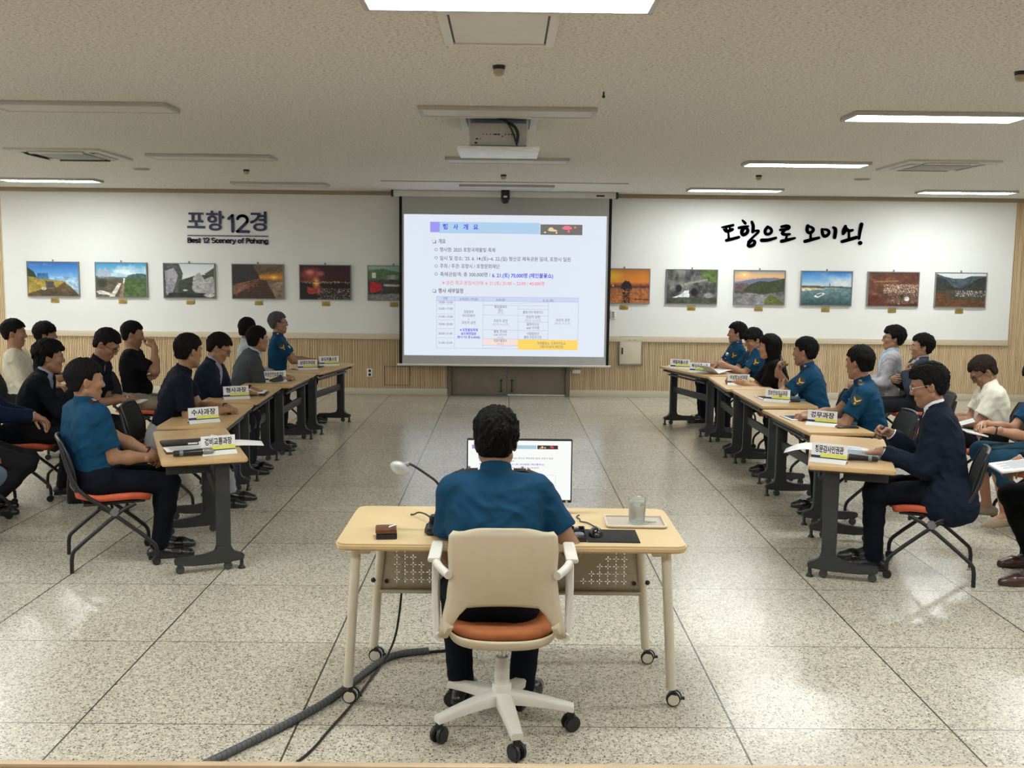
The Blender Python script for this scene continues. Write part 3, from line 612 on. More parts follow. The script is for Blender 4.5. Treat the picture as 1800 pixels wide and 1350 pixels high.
    p = Pic((0, (150, 190, 180)), (1, (130, 150, 140))); p.below([(0, .12), (.3, .08), (.7, .2), (1, .25)], (70, 104, 70), (110, 150, 92), F(61, 9)); p.poly([(.08, .2), (.15, .2), (.15, .36), (.08, .36)], (230, 230, 226)).poly([(.36, .26), (.6, .26), (.6, .38), (.36, .38)], (220, 222, 220), (90, 100, 96), F(62, 16)); p.poly([(0, .42), (1, .38), (1, .86), (0, .86)], (40, 42, 44), (84, 86, 84), F(63, 12)); p.poly([(.03, .45), (.26, .5), (.28, .72), (.04, .8)], (190, 40, 48)).poly([(.7, .3), (.95, .5), (.95, .6), (.6, .6)], (52, 54, 58)).poly([(0, .84), (1, .78), (1, 1), (0, 1)], (146, 146, 142), (120, 118, 116), F(64, 8)).poly([(.3, .54), (.72, .54), (.72, .6), (.3, .6)], (190, 192, 190))
    L.append((p, 'framed photo of a roadside village with a red sign board, half behind the screen'))
    p = Pic((0, (176, 104, 46)), (.2, (206, 128, 40)), (.38, (222, 130, 40)), (.48, (140, 70, 44)), (.53, (62, 44, 44)), (.56, (150, 92, 54)), (1, (196, 116, 62))).disc(.28, .22, .24, .26, (226, 190, 50), .9, .8).disc(.28, .5, .02, .03, (255, 230, 160), .4)
    p.poly([(.46, 1), (.47, .72), (.43, .55), (.46, .42), (.52, .34), (.6, .36), (.64, .46), (.66, .6), (.61, .74), (.62, 1)], (14, 13, 18)).poly([(.7, .86), (1, .88), (1, .92), (.72, .9)], (60, 40, 34)).spec(Vv > .58, 71, [(170, 100, 58), (214, 140, 84)], .25)
    L.append((p, 'framed photo of a dark rock in the sea at orange sunset, half behind the screen'))
    p = Pic((0, (70, 74, 72)), (1, (50, 52, 48))).fill(np.ones((PH, PW)), (44, 46, 46), (150, 148, 144), np.clip(F(81, 10, 4, .4)*1.6-.3, 0, 1)); p.poly([(.62, 0), (1, 0), (1, .4), (.75, .3)], (50, 76, 36), (120, 140, 70), F(82, 12)); p.poly([(.34, .4), (.8, .26), (.82, .3), (.36, .45)], (150, 148, 140)); p.poly([(.36, .62), (.44, .6), (.46, .8), (.12, .82), (.26, .74)], (238, 240, 244)).disc(.55, .65, .08, .14, (22, 24, 24), .3).disc(.24, .55, .07, .13, (24, 26, 26), .3).disc(.84, .76, .13, .1, (180, 178, 172), .5, .7); p.poly([(0, .84), (1, .82), (1, 1), (0, 1)], (40, 50, 42), (96, 100, 84), F(83, 9))
    L.append((p, 'framed photo of a waterfall in a rocky gorge with a footbridge'))
    p = Pic((0, (150, 150, 168)), (.15, (224, 176, 120)), (.3, (200, 166, 160)), (.36, (120, 124, 150)), (.5, (90, 90, 96)), (1, (60, 66, 50))).disc(.2, .13, .16, .14, (255, 200, 120), .9, .9).disc(.2, .13, .025, .035, (255, 240, 200), .3); p.below([(0, .36), (.3, .26), (.5, .22), (.8, .2), (1, .24)], (110, 116, 140)); p.below([(0, .4), (.25, .36), (.3, .5), (1, .6)], (104, 88, 92)); p.below([(.15, .62), (.3, .42), (.5, .3), (.7, .32), (1, .22)], (52, 60, 40), (74, 80, 56), F(91, 9)); p.below([(0, .66), (.3, .66), (.6, .7), (1, .6)], (72, 76, 78), (150, 146, 150), np.clip(F(92, 8)*1.5-.2, 0, 1)); p.poly([(.6, .85), (.75, .7), (1, .95), (1, 1), (.62, 1)], (80, 92, 44), (120, 124, 60), F(93, 10))
    L.append((p, 'framed photo of sunrise over misty hills and rocks'))
    p = Pic((0, (50, 120, 196)), (.25, (110, 170, 220)), (.4, (190, 205, 215)), (.48, (150, 165, 175)), (.52, (110, 140, 146)), (1, (50, 80, 84))).fill(np.clip(F(101, 3)-.42, 0, .3)*3.2*(Vv < .42)*np.clip(U*1.8-.2, 0, 1), (222, 224, 228)).poly([(0, .42), (.5, .43), (1, .45), (1, .52), (.6, .47), (0, .56)], (120, 120, 116), (60, 66, 66), F(102, 14)).poly([(0, .48), (.3, .49), (.46, .52), (.2, .56), (0, .58)], (222, 206, 170)).poly([(.55, .36), (.58, .36), (.58, .46), (.55, .46)], (96, 104, 112)).poly([(.25, .74), (.34, .64), (.44, .62), (.48, .66), (.34, .78)], (240, 242, 245)).poly([(.3, .7), (.42, .65), (.43, .68), (.32, .73)], (40, 46, 52))
    L.append((p, 'framed photo of a white boat on a wide river'))
    p = Pic((0, (70, 52, 48)), (.2, (112, 68, 54)), (.5, (110, 80, 64)), (1, (90, 56, 44))).fill(np.ones((PH, PW)), (70, 44, 36), (140, 86, 62), F(111, 8)); p.spec((Vv > .36) & (Vv < .62) & (U > .3), 112, [(190, 166, 140), (160, 130, 110), (120, 90, 76), (220, 206, 190)], .55).spec((Vv > .6) & (U > .4), 113, [(170, 160, 150), (110, 84, 70), (70, 50, 42)], .45).below([(0, .7), (.2, .68), (.3, .9), (.6, .95), (1, .9)], (110, 52, 40), (76, 40, 32), F(114, 8)).disc(.78, .78, .06, .08, (225, 226, 232), .3).disc(.68, .7, .05, .07, (50, 44, 30), .4).poly([(.1, .27), (.6, .24), (.6, .27), (.1, .3)], (150, 120, 96))
    L.append((p, 'framed photo of a reddish hillside village in autumn'))
    p = Pic((0, (225, 230, 234)), (.2, (200, 208, 214)), (1, (60, 56, 50))); p.below([(0, .02), (.15, .1), (.35, .16), (.55, .16), (.7, .08), (1, .08)], (60, 72, 84), (90, 102, 110), F(121, 8)); p.below([(0, .1), (.2, .2), (.35, .4), (.5, .45), (.7, .3), (.85, .15), (1, .12)], (40, 46, 42), (62, 64, 56), F(122, 9)); p.below([(0, .52), (.5, .5), (1, .52)], (56, 54, 46), (92, 82, 62), F(123, 9)); p.spec((Vv > .52) & (Vv < .7) & (U > .4), 124, [(226, 228, 230), (150, 150, 150), (56, 56, 52)], .45).below([(0, .62), (.25, .62), (.3, .8), (.6, .78), (1, .82)], (120, 66, 40), (88, 70, 46), F(125, 10))
    L.append((p, 'framed photo of a dark mountain valley with white temple roofs'))
    return L
PRINT = M('photo_print', (1, 1, 1), .35, attr='col'); FRAMEM = M('thin_grey_frame', (.22, .22, .22), .4, .2); GOLDP = M('gold_plate', (.42, .30, .09), .35, .55)
for (pc, lab), cx in zip(pictures(), (-6.762, -5.748, -4.735, -3.712, -2.705, -1.685, 1.775, 2.79, 3.805, 4.815, 5.822, 6.838)):
    zc = 1.685-cx*.0012
    t = thing('framed_photo', lab, 'picture', (cx, WALL_Y-.010, zc), 0, 'twelve framed photos along the wall')
    W2, H2 = .775, .525
    f = MB()
    for s in (1, -1): f.box((0, -.016, s*(H2/2-.006)), (W2, .032, .012)); f.box((s*(W2/2-.006), -.016, 0), (.012, .032, H2-.024))
    f.build('frame', FRAMEM, t)
    gx = np.linspace(-W2/2+.010, W2/2-.010, PW+1); gz = np.linspace(H2/2-.010, -H2/2+.010, PH+1)
    m_ = (Vv > .30)*1. ; hf = (fbm(int(900+cx*10), 22, 3)-.5); wn = np.random.RandomState(int(500+cx*9)).rand(PH, PW)-.5; lum = pc.c.mean(-1); sky = (lum > 105)&(Vv < .42)
    pc.c = pc.c*(1+(np.where(sky, .06, 1.)*(.62*hf+.24*wn))[..., None])
    c = lin_ = np.clip(pc.c/255, 0, 1); c = np.where(c <= .04045, c/12.92, ((c+.055)/1.055)**2.4)
    X, Z = np.meshgrid((gx[:-1]+gx[1:])/2, (gz[:-1]+gz[1:])/2); X[:, 0] = gx[0]; X[:, -1] = gx[-1]; Z[0] = gz[0]; Z[-1] = gz[-1]
    V = np.stack([X, np.full_like(X, -.024), Z], -1).reshape(-1, 3); ii = np.arange(PH*PW).reshape(PH, PW)
    Fq = np.stack([ii[:-1, :-1], ii[1:, :-1], ii[1:, 1:], ii[:-1, 1:]], -1).reshape(-1, 4)
    raw_mesh('print', V, Fq, PRINT, t, c.reshape(-1, 3), smooth=False)
    MB().box((0, -.012, H2/2+.014), (.022, .012, .03), bev=.003).build('hanger', FRAMEM, t)
    pl = thing('caption_plate', 'gold caption plate under the '+lab.replace('framed ', '').replace('landscape ', '').split(',')[0], 'caption plate', (cx+.005, WALL_Y-.010, zc-.318), 0, 'gold caption plates under the photos')
    MB().box((0, -.004, 0), (.125, .008, .068), bev=.001).build('plate', GOLDP, pl)
    q = MB(); q.box((-.005, -.0085, .012), (.075, .001, .006)); q.box((-.005, -.0085, -.006), (.06, .001, .005)); q.build('engraving', M('engraving_brown', (.08, .05, .02), .6), pl)
# ------------------------------------------------------------------ small things on the back wall
CAB = M('cream_cabinet', rgb(206, 198, 176), .5, var=.03); STEEL = M('steel_edge', (.30, .28, .25), .4, .5)
t = thing('wall_cabinet', 'cream recessed wall cabinet with a black lever right of the screen', 'cabinet', (1.895, WALL_Y-.006, .71))
f = MB()
for s in (1, -1): f.box((s*.172, -.004, 0), (.016, .03, .44)); f.box((0, -.004, s*.212), (.36, .03, .016))
f.build('frame', STEEL, t); d = MB().box((0, -.006, 0), (.322, .02, .404), bev=.003).build('door', CAB, t)
MB().box((-.125, -.022, -.005), (.022, .016, .10), bev=.004).build('lever', BLACKM, d); q = MB(); q.box((-.02, -.018, .165), (.05, .003, .008)); q.box((.06, -.018, .165), (.05, .003, .008)); q.build('vent_slot', STEEL, d)
t = thing('wall_outlet', 'white double power outlet low on the wall left of the door', 'outlet', (-2.05, WALL_Y+.002, .335))
MB().box((0, -.006, 0), (.082, .014, .122), bev=.004).build('plate', M('white_plastic', (.78, .77, .74), .4, var=.02), t); q = MB()
for s in (1, -1): q.cyl((0, -.018, s*.029), (0, -.010, s*.029), .021)
q.build('socket', BLACKM, t)
t = thing('wall_switch', 'small white thermostat switch on the wall right of the screen', 'switch', (1.62, WALL_Y-.012, 1.252))
MB().box((0, -.008, 0), (.085, .016, .125), bev=.003).build('plate', MATS['white_plastic'], t); q = MB()
for k in (-1, 0, 1): q.box((0, -.018, k*.032), (.035, .006, .020), bev=.002)
q.build('key', M('grey_key', (.25, .25, .25), .5), t)
t = thing('sensor_box', 'small white sensor box on the slats right of the door', 'sensor', (1.082, WALL_Y+.002, .384))
MB().box((0, -.02, 0), (.12, .045, .052), bev=.008).build('case', MATS['white_plastic'], t)
t = thing('slat_hatch', 'square access hatch outlined in dark lines in the slats left of the door', 'hatch', (-1.636, WALL_Y+.004, .291))
f = MB()
for s in (1, -1): f.box((s*.19, -.003, 0), (.005, .006, .285)); f.box((0, -.003, s*.141), (.38, .006, .005))
f.build('outline', M('hatch_outline', rgb(92, 58, 40), .6), t)
# ------------------------------------------------------------------ folding tables along both sides
TOP = M('beech_top', rgb(202, 168, 120), .35, var=.07, scale=7); EDGE = M('beech_edge', rgb(216, 186, 140), .4, var=.05)
TLEG = M('dark_grey_steel', (.030, .032, .034), .45, var=.05); GLIDE = BLACKM; CASTM = M('caster_grey', (.05, .05, .05), .5)
TL, TW, TH = 1.225, .50, .722
def table_proto():
    t = thing('folding_table', '-', 'table')
    MB().prism(rrect(TW, TL, .022), .026, Matrix.Translation((0, 0, TH-.026)), .006).build('tabletop', TOP, t)
    cx = .105
    for s in (-1, 1):
        y = s*(TL/2-.13)
        l = MB(); l.box((cx, y, .39), (.088, .045, .60), bev=.006)
        l.prism([(-.18, .058), (-.19, .072), (-.185, .098), (cx-.12, .108), (cx-.055, .125), (cx-.044, .16), (cx+.044, .16), (cx+.055, .125), (cx+.08, .108), (.225, .095), (.23, .075), (.22, .06), (.1, .048), (-.08, .046)], .05, Matrix.Translation((0, y+.025, 0)) @ Matrix.Rotation(PI/2, 4, 'X'), .005)
        l.box((cx-.03, y, .682), (.34, .05, .028), bev=.004)
        lg = l.build('leg', TLEG, t)
        for x in (-.155, .13):
            c = MB(); c.cyl((x, y-.012, .026), (x, y+.012, .026), .026, n=18, bev=.004); c.box((x, y, .05), (.03, .034, .02), bev=.004); c.build('caster', CASTM, lg)
        g = MB(); g.lathe([(0, 0), (.022, 0), (.022, .008), (.012, .02), (.010, .07), (0, .07)], (.212, y, 0)); g.build('glide', GLIDE, lg)
    b = MB(); b.box((cx, 0, .44), (.028, TL-.28, .075), bev=.004); b.build('crossbar', TLEG, t)
    b = MB(); b.cyl((cx+.07, -(TL/2-.13), .628), (cx+.07, TL/2-.13, .628), .013, n=12); b.box((cx+.09, 0, .673), (.022, TL-.24, .035), bev=.004); b.build('rail', TLEG, t)
    sh = MB()
    for k in range(9): sh.box((-.20+.028*k, 0, .628), (.007, TL-.32, .007))
    for s in (-1, 1): sh.box((-.09, s*(TL/2-.17), .64), (.26, .012, .05), bev=.003)
    sh.build('shelf', BLACKM, t)
    return t
T0 = table_proto()
TBL = {}
def inner(A, ang, side):
    """A: near inner corner, ang: lean of the inner edge from +y, side: -1 left row, 1 right row"""
    d = Vector((math.sin(math.radians(ang)), math.cos(math.radians(ang)), 0)); o = Vector((d.y, -d.x, 0))*side
    c = Vector((*A, 0))+d*TL/2+o*TW/2
    return c, d, o
tdata = [('L1', (-1.556, 5.885), -21.9, -1, 'beech folding table nearest on the left, with documents and a microphone'), ('L2', (-2.035, 7.09), -5, -1, 'beech folding table second from the front on the left'), ('L3', (-2.142, 8.42), -3, -1, 'beech folding table in the middle of the left row, with an open black folder'),
         ('L4', (-2.13, 9.66), 1.2, -1, 'beech folding table fourth from the front on the left, under the grey jacket sleeve'), ('L5', (-2.073, 10.95), 9.7, -1, 'beech folding table farthest on the left, with two name plates'),
         ('R1', (1.834, 5.81), 17.8, 1, 'beech folding table nearest on the right, with open papers in front of the navy suit'), ('R2', (2.225, 7.06), -1.4, 1, 'beech folding table second from the front on the right, with a blue folder and tablet'), ('R3', (2.256, 8.50), .4, 1, 'beech folding table in the middle of the right row, under the white tablet'),
         ('R4', (2.222, 9.75), 2.7, 1, 'beech folding table fourth from the front on the right, before the woman in black'), ('R5', (2.262, 11.02), -15.8, 1, 'beech folding table farthest on the right, with two name plates')]
for i, (k, A, ang, side, lab) in enumerate(tdata):
    c, d, o = inner(A, ang, side)
    rz = math.atan2(d.y, d.x)-PI/2 if side < 0 else math.atan2(d.y, d.x)+PI/2
    if i == 0: t = T0; t.location = c; t.rotation_euler = (0, 0, rz)
    else: t = copy_tree(T0, c, rz)
    t['label'] = lab; t['group'] = 'folding tables down both sides'
    TBL[k] = (c, d, o)
def on(k, along, across, z=TH):      # a point on table k: metres from its near end, from its inner edge
    c, d, o = TBL[k]; p = c-d*TL/2-o*TW/2+d*along+o*across; return Vector((p.x, p.y, z))
def ang(k): d = TBL[k][1]; return math.atan2(d.y, d.x)
# ------------------------------------------------------------------ training chairs
ORANGE = M('orange_fabric', (.56, .105, .045), .75, var=.08, bump=.2, bscale=600); MESHM = M('black_mesh', (.014, .015, .017), .75, var=.3, scale=320, bump=.4, bscale=320); FRM = M('black_tube', (.010, .010, .011), .4)
HUB = M('grey_hub', (.16, .16, .16), .5)
def chair_proto():
    t = thing('training_chair', '-', 'chair')
    n = 12; pts = []
    for i in range(n+1):
        x = -.215+.44*i/n; row = []
        for j in range(n+1):
            y = -.225+.45*j/n; u, v_ = (i/n-.5)*2, (j/n-.5)*2
            k = (1-.10*abs(v_)**4); yy = y*(1-.10*abs(u)**4-.04*(u > 0)*u*u)
            row.append((x*k, yy, .438+.012*v_*v_-.03*max(0, u-.4)**2*2+.055*max(0, -u-.45)**1.5+.0*u))
        pts.append(row)
    MB().grid(pts).build('seat', ORANGE, t, solid=.038, ang=70)
    pan = MB().box((.0, 0, .408), (.36, .38, .018), bev=.006).build('seat_pan', BLACKM, t)
    pts = []
    for i in range(11):
        r = []; tt = i/10
        for j in range(11):
            v_ = (j/10-.5)*2; wd = .215-.018*abs(tt-.5)*2-.03*max(0, tt-.8)*3
            r.append((-.218-.075*tt-.03*(1-v_*v_)*(.6+.4*math.sin(tt*PI))+.02*math.sin(tt*PI), v_*wd, .505+.305*tt+(.010*(1-v_*v_) if i == 10 else 0)))
        pts.append(r)
    bk = MB().grid(pts).build('backrest', MESHM, t, solid=.012, ang=70)
    rim = [pts[i][0] for i in range(11)]+[pts[10][j] for j in range(1, 11)]+[pts[i][10] for i in range(9, -1, -1)]+[pts[0][j] for j in range(9, 0, -1)]
    MB().tube(rim, .011, 8, True).build('back_frame', FRM, bk)
    for s in (-1, 1):
        y = .235*s
        a = MB().tube([(-.290, y*.86, .77), (-.25, y*.95, .60), (-.19, y, .49), (-.03, y, .375), (.015, y, .345)], .013, 10, smooth=1); a.build('back_upright', FRM, t)
        MB().cyl((-.01, y-.016*s, .362), (-.01, y+.016*s, .362), .026, bev=.004).build('hub', HUB, t)
        f = MB().tube([(-.10, y*.93, .40), (-.03, y*.95, .362), (.205, y*.99, .155), (.232, y*1.0, .115), (.234, y*1.0, .055)], .0125, 10, smooth=1).build('front_leg', FRM, t)
        c = MB(); c.cyl((.228, y-.020, .026), (.228, y+.020, .026), .026, n=18, bev=.004); c.build('caster', BLACKM, f)
        r = MB().tube([(.12, y*.88, .40), (.02, y*.90, .355), (-.235, y*.94, .150), (-.258, y*.95, .115), (-.260, y*.95, .004)], .0125, 10, smooth=1); r.build('rear_leg', FRM, t)
    MB().cyl((-.01, -.235, .362), (-.01, .235, .362), .010).build('axle', FRM, t)
    return t
CH0 = chair_proto(); CHN = [0]
def chair(x, y, a, label):
    CHN[0] += 1
    if CHN[0] == 1: c = CH0; c.location = (x, y, 0); c.rotation_euler = (0, 0, math.radians(a))
    else: c = copy_tree(CH0, (x, y, 0), math.radians(a))
    c['label'] = label; c['group'] = 'black training chairs with orange seats'; return c
# ------------------------------------------------------------------ name plates
CARD = M('card_white', (.80, .80, .83), .5, var=.02); CNAVY = M('card_navy', (.018, .020, .075), .5); CYEL = M('card_yellow', (.72, .72, .13), .5); INK = M('black_ink', (.01, .01, .012), .6); ALU = M('white_base', (.74, .74, .74), .35, var=.03)
def name_card(p, rz, txt, label, wd=.225, h=.095, tw=None, gap=None):
    """front faces local -y"""
    t = thing('name_plate', label, 'name plate', p, rz, 'name plates on the side tables')
    tilt = Matrix.Rotation(-.12, 4, 'X')
    T = lambda q: Matrix.Translation((0, 0, .018)) @ tilt @ q
    MB().box((0, 0, h/2), (wd, .004, h), None, .001)._x if False else None
    b = MB().box(T(Matrix.Translation((0, 0, h/2))).translation, (wd, .004, h), tilt).build('card', CARD, t)
    def rect(x0, x1, z0, z1, y):
        q = MB(); q.box((0, 0, 0), (x1-x0, .0008, z1-z0)); q.bm.transform(T(Matrix.Translation(((x0+x1)/2, y, (z0+z1)/2)))); return q
    rect(-wd/2, wd/2, 0, .020, -.0026).build('navy_band', CNAVY, b); rect(-wd*.24, wd/2, .010, .034, -.0032).build('yellow_band', CYEL, b)
    m = T(Matrix.Translation((0, -.0031, h*.60)) @ Matrix.Rotation(PI/2, 4, 'X'))
    text_obj('lettering', [(txt, .048, m, 'CENTER', .026, tw or wd*.80)], INK, b)
    s = MB()
    for k in (-1, 1):
        s.prism([(0, .022), (.010*k, .021), (.036*k, .002), (.040*k, 0), (.032*k, 0), (.008*k, .015), (0, .016)], wd*1.02, Matrix.Translation((-wd*.51, 0, 0)) @ Matrix.Rotation(PI/2, 4, 'Z') @ Matrix.Rotation(PI/2, 4, 'X'))
    s.build('base', ALU, t)
    return t
NCARDS = [('L1', .20, .155, '경비교통과장', 31, 'name plate reading 경비교통과장 on the nearest left table', .21), ('L2', .20, .20, '수사과장', 34, 'name plate reading 수사과장 on the second left table', .225), ('L3', .24, .23, '형사과장', 30, 'name plate reading 형사과장 on the middle left table', .225),
          ('L4', .33, .24, '여성안전보호과장', 25, 'name plate reading 여성안전보호과장 on the fourth left table', .24), ('L5', .32, .27, '상대지구대장', 24, 'name plate reading 상대지구대장, nearer of two on the far left table', .225), ('L5', .84, .20, '송도파출소장', 20, 'name plate reading 송도파출소장 at the far end of the far left table', .235),
          ('R1', .16, .12, '청문감사인권관', -32, 'name plate reading 청문감사인권관 on the nearest right table', .215), ('R2', .36, .22, '경무과장', -34, 'name plate reading 경무과장 on the second right table', .225), ('R3', .32, .22, '정보안보외사과장', -32, 'name plate reading 정보안보외사과장 on the middle right table', .225),
          ('R4', .42, .20, '여성청소년과장', -8, 'name plate reading 여성청소년과장 on the fourth right table', .225), ('R5', .40, .14, '해도파출소장', -22, 'name plate reading 해도파출소장, half behind an open booklet', .235), ('R5', .88, .12, '제철파출소장', -26, 'name plate reading 제철파출소장 at the far end of the far right table', .245)]
for k, al, ac, s_, rz, lab, wd in NCARDS: name_card(on(k, al, ac), math.radians(rz), s_, lab, wd)
# ------------------------------------------------------------------ papers, folders, devices on the side tables
PAPER = M('white_paper', (.82, .82, .82), .7, var=.02); PRT = M('print_grey', (.30, .32, .36), .8); PBLUE = M('print_blue', (.25, .36, .55), .8); PYEL = M('print_yellow', (.7, .66, .25), .8); BLUEF = M('blue_folder', rgb(84, 122, 154), .55, var=.05); MAROON = M('maroon_cover', (.10, .02, .02), .5); GREYC = M('grey_case', (.17, .19, .23), .45)
def sheet(name, label, cat, p, rz, w_, l_, th=.003, mat=PAPER, bend=None, group=None, lines=0, col=PRT, parent=None, head=None):
    t = thing(name, label, cat, p, rz, group)
    n = 14; f = bend or (lambda u, v: 0)
    pts = [[((i/n-.5)*w_, (j/n-.5)*l_, th/2+.0008+f(i/n, j/n)) for j in range(n+1)] for i in range(n+1)]
    b = MB().grid(pts).build('sheet', mat, t, solid=th)
    if lines:
        q = MB()
        for k in range(lines):
            v0 = .12+.76*k/lines; a_, b_ = .1, .1+.8*(.65+.35*math.sin(k*2.1)**2)
            for m in range(6):
                u0, u1 = a_+(b_-a_)*m/6, a_+(b_-a_)*(m+1)/6
                q.quad(*[((u-.5)*w_, (v-.5)*l_, th+.0016+f(u, v)) for u, v in ((u0, v0), (u1, v0), (u1, v0+.35/lines*.8), (u0, v0+.35/lines*.8))])
        q.build('print', col, b, smooth=False)
    if head:
        q = MB(); u0, v0, u1, v1 = head
        for m in range(6):
            a0, a1 = u0+(u1-u0)*m/6, u0+(u1-u0)*(m+1)/6
            q.quad(*[((u-.5)*w_, (v-.5)*l_, th+.0018+f(u, v)) for u, v in ((a0, v0), (a1, v0), (a1, v1), (a0, v1))])
        q.build('heading', PBLUE, b, smooth=False)
    return t
def slab(name, label, cat, p, rz, size, mat, bev=.004, extra=None, group=None):
    t = thing(name, label, cat, p, rz, group); b = MB().box((0, 0, size[2]/2), size, bev=bev).build('body', mat, t)
    if extra: extra(b, t)
    return t
def handmic(label, p, rz, head):
    t = thing('microphone', label, 'microphone', p, rz)
    L = Matrix.Rotation(PI/2, 4, 'Y')
    MB().lathe([(0, 0), (.016, .0), (.0185, .01), (.019, .10), (.0215, .17), (.021, .172), (0, .172)], (0, 0, .023), mat=L).build('handle', M('mic_black', (.012, .012, .012), .3), t)
    MB().lathe([(.021, .172), (.0235, .176), (.0235, .20), (.022, .225), (.013, .238), (0, .241)], (0, 0, .0235), mat=L).build('grille', M('mic_mesh', (.30, .30, .29), .45, .6, var=.3, scale=400), t)
    MB().lathe([(.0192, .035), (.0200, .036), (.0200, .055), (.0192, .056)], (0, 0, .023), mat=L).build('band', GREYC, t)
    return t
aL1 = ang('L1')-PI/2
p = on('L1', .075, .43); handmic('black handheld microphone with grey mesh head on the nearest left table', on('L1', .155, .425), aL1+.10, 1)
sheet('document', 'thin sheaf of white papers beside the microphone on the nearest left table', 'papers', on('L1', .25, .27), aL1+.16, .215, .075, .012)
slab('notebook', 'maroon notebook under the printed document on the nearest left table', 'notebook', on('L1', .345, .345), aL1+.05, (.24, .15, .012), MAROON)
sheet('document', 'printed document with a yellow chart and text lines on the nearest left table', 'papers', on('L1', .365, .335, TH+.013), aL1+.10, .255, .17, .003, lines=11, head=(.86, .08, .95, .92))
slab('document_case', 'flat black document case with a white label at the back of the nearest left table', 'case', on('L1', .63, .315), aL1+.06, (.32, .14, .022), BLACKM, .006, lambda b, t: MB().box((.03, -.071, .012), (.06, .003, .010)).build('label_strip', CARD, b))
sheet('document', 'curled white sheaf hanging over the table edge behind the nearest left name plate', 'papers', on('L1', .47, .05, TH+.002), aL1-.05, .40, .16, .004, bend=lambda u, v: .055*max(0, 1-abs(u-.18)/.35)**1.2*(1 if u > .18 else .6)+.010*(u > .8)*(u-.8)*0+.03*math.sin(u*PI)*(.3+.3*v))
sheet('document', 'small white note beside the hands on the second left table', 'papers', on('L2', .50, .18), ang('L2')-PI/2, .08, .11, .002)
slab('folder', 'open black folder holding white pages on the middle left table', 'folder', on('L3', .56, .20), ang('L3')-PI/2+.05, (.36, .28, .008), BLACKM, .003)
sheet('document', 'white pages lying open in the black folder on the middle left table', 'papers', on('L3', .57, .20, TH+.008), ang('L3')-PI/2+.05, .33, .25, .004, bend=lambda u, v: .03*math.exp(-((u-.5)/.16)**2)+.012*u, lines=7)
sheet('leaflet', 'folded pink and white leaflet behind the fourth left name plate', 'leaflet', on('L4', .46, .16), ang('L4')-PI/2+.2, .16, .12, .002, bend=lambda u, v: .05*abs(u-.5), lines=4, col=M('print_pink', (.5, .2, .25), .8))
slab('phone_stand', 'small white card box behind the fourth left name plate', 'box', on('L4', .56, .19), ang('L4')-PI/2+.3, (.085, .03, .06), CARD, .002)
sheet('document', 'white papers on the far left table before the officer with glasses', 'papers', on('L5', .38, .37), ang('L5')-PI/2, .19, .26, .004, bend=lambda u, v: .012*math.sin(u*6), lines=6)
slab('phone', 'black phone between the two name plates on the far left table', 'phone', on('L5', .62, .24), ang('L5')+.1, (.15, .075, .009), BLACKM)
# right side
aR1 = ang('R1')-PI/2
sheet('document', 'open stapled report with blue charts under the hand on the nearest right table', 'papers', on('R1', .60, .235, TH+.002), aR1-.02, .28, .20, .006, bend=lambda u, v: .012*math.sin(u*PI), lines=9, col=PBLUE, head=(.3, .1, .36, .9))
sheet('document', 'white page folded out over the left edge of the nearest right table', 'papers', on('R1', .42, .02, TH+.002), aR1-.05, .34, .17, .002, bend=lambda u, v: .05*math.sin(min(1, u*1.15)*PI)*(.7+.3*v)+.004)
slab('document_case', 'grey blue tablet case near the cuff on the nearest right table', 'case', on('R1', .42, .335), aR1-.06, (.225, .15, .030), GREYC, .006, lambda b, t: MB().box((0, -.02, .031), (.03, .012, .002)).build('clasp', BLACKM, b))
handmic('black handheld microphone behind the nearest right name plate', on('R1', .25, .41), aR1+PI-.10, 1)
def tablet(label, p, rz, group=None):
    return slab('tablet', label, 'tablet', p, rz, (.17, .24, .008), M('tablet_white', (.72, .72, .72), .3), .003, lambda b, t: MB().box((0, 0, .0083), (.135, .195, .001)).build('screen', M('grey_screen', (.10, .105, .11), .15), b))
tablet('grey screened white tablet under the pen on the second right table', on('R2', .72, .13), ang('R2')-PI/2+.1); tablet('white tablet behind the name plate on the middle right table', on('R3', .56, .19), ang('R3')-PI/2+.12)
slab('folder', 'blue document folder under the forearm on the second right table', 'folder', on('R2', .50, .36), ang('R2')-PI/2-.05, (.30, .23, .022), BLUEF, .004); slab('folder', 'blue document folder before the elbows on the middle right table', 'folder', on('R3', .48, .37), ang('R3')-PI/2-.1, (.30, .22, .020), BLUEF, .004)
slab('phone', 'dark red black phone on the second right table near the seam', 'phone', on('R2', .24, .37), ang('R2')-PI/2-.05, (.16, .078, .011), M('dark_phone', (.02, .01, .01), .3)); slab('pouch', 'black pouch lying before the blue folder on the middle right table', 'pouch', on('R3', .31, .36), ang('R3')-PI/2, (.12, .06, .026), BLACKM, .008)
t = thing('booklet', 'white booklet held open on the far right table', 'booklet', on('R5', .24, .22), ang('R5')-PI/2+.15)
for s in (-1, 1):
    pts = [[(s*.19*u, (v-.5)*.25, .01+.16*u*(1-.50*u)*(1.2 if s < 0 else .45)) for v in np.linspace(0, 1, 7)] for u in np.linspace(0, 1, 9)]
    MB().grid(pts).build('page', PAPER, t, solid=.003)
sheet('document', 'white papers at the far end of the far right table behind the name plate', 'papers', on('R5', 1.06, .16), ang('R5')-PI/2, .16, .22, .004, bend=lambda u, v: .012*math.sin(u*5))
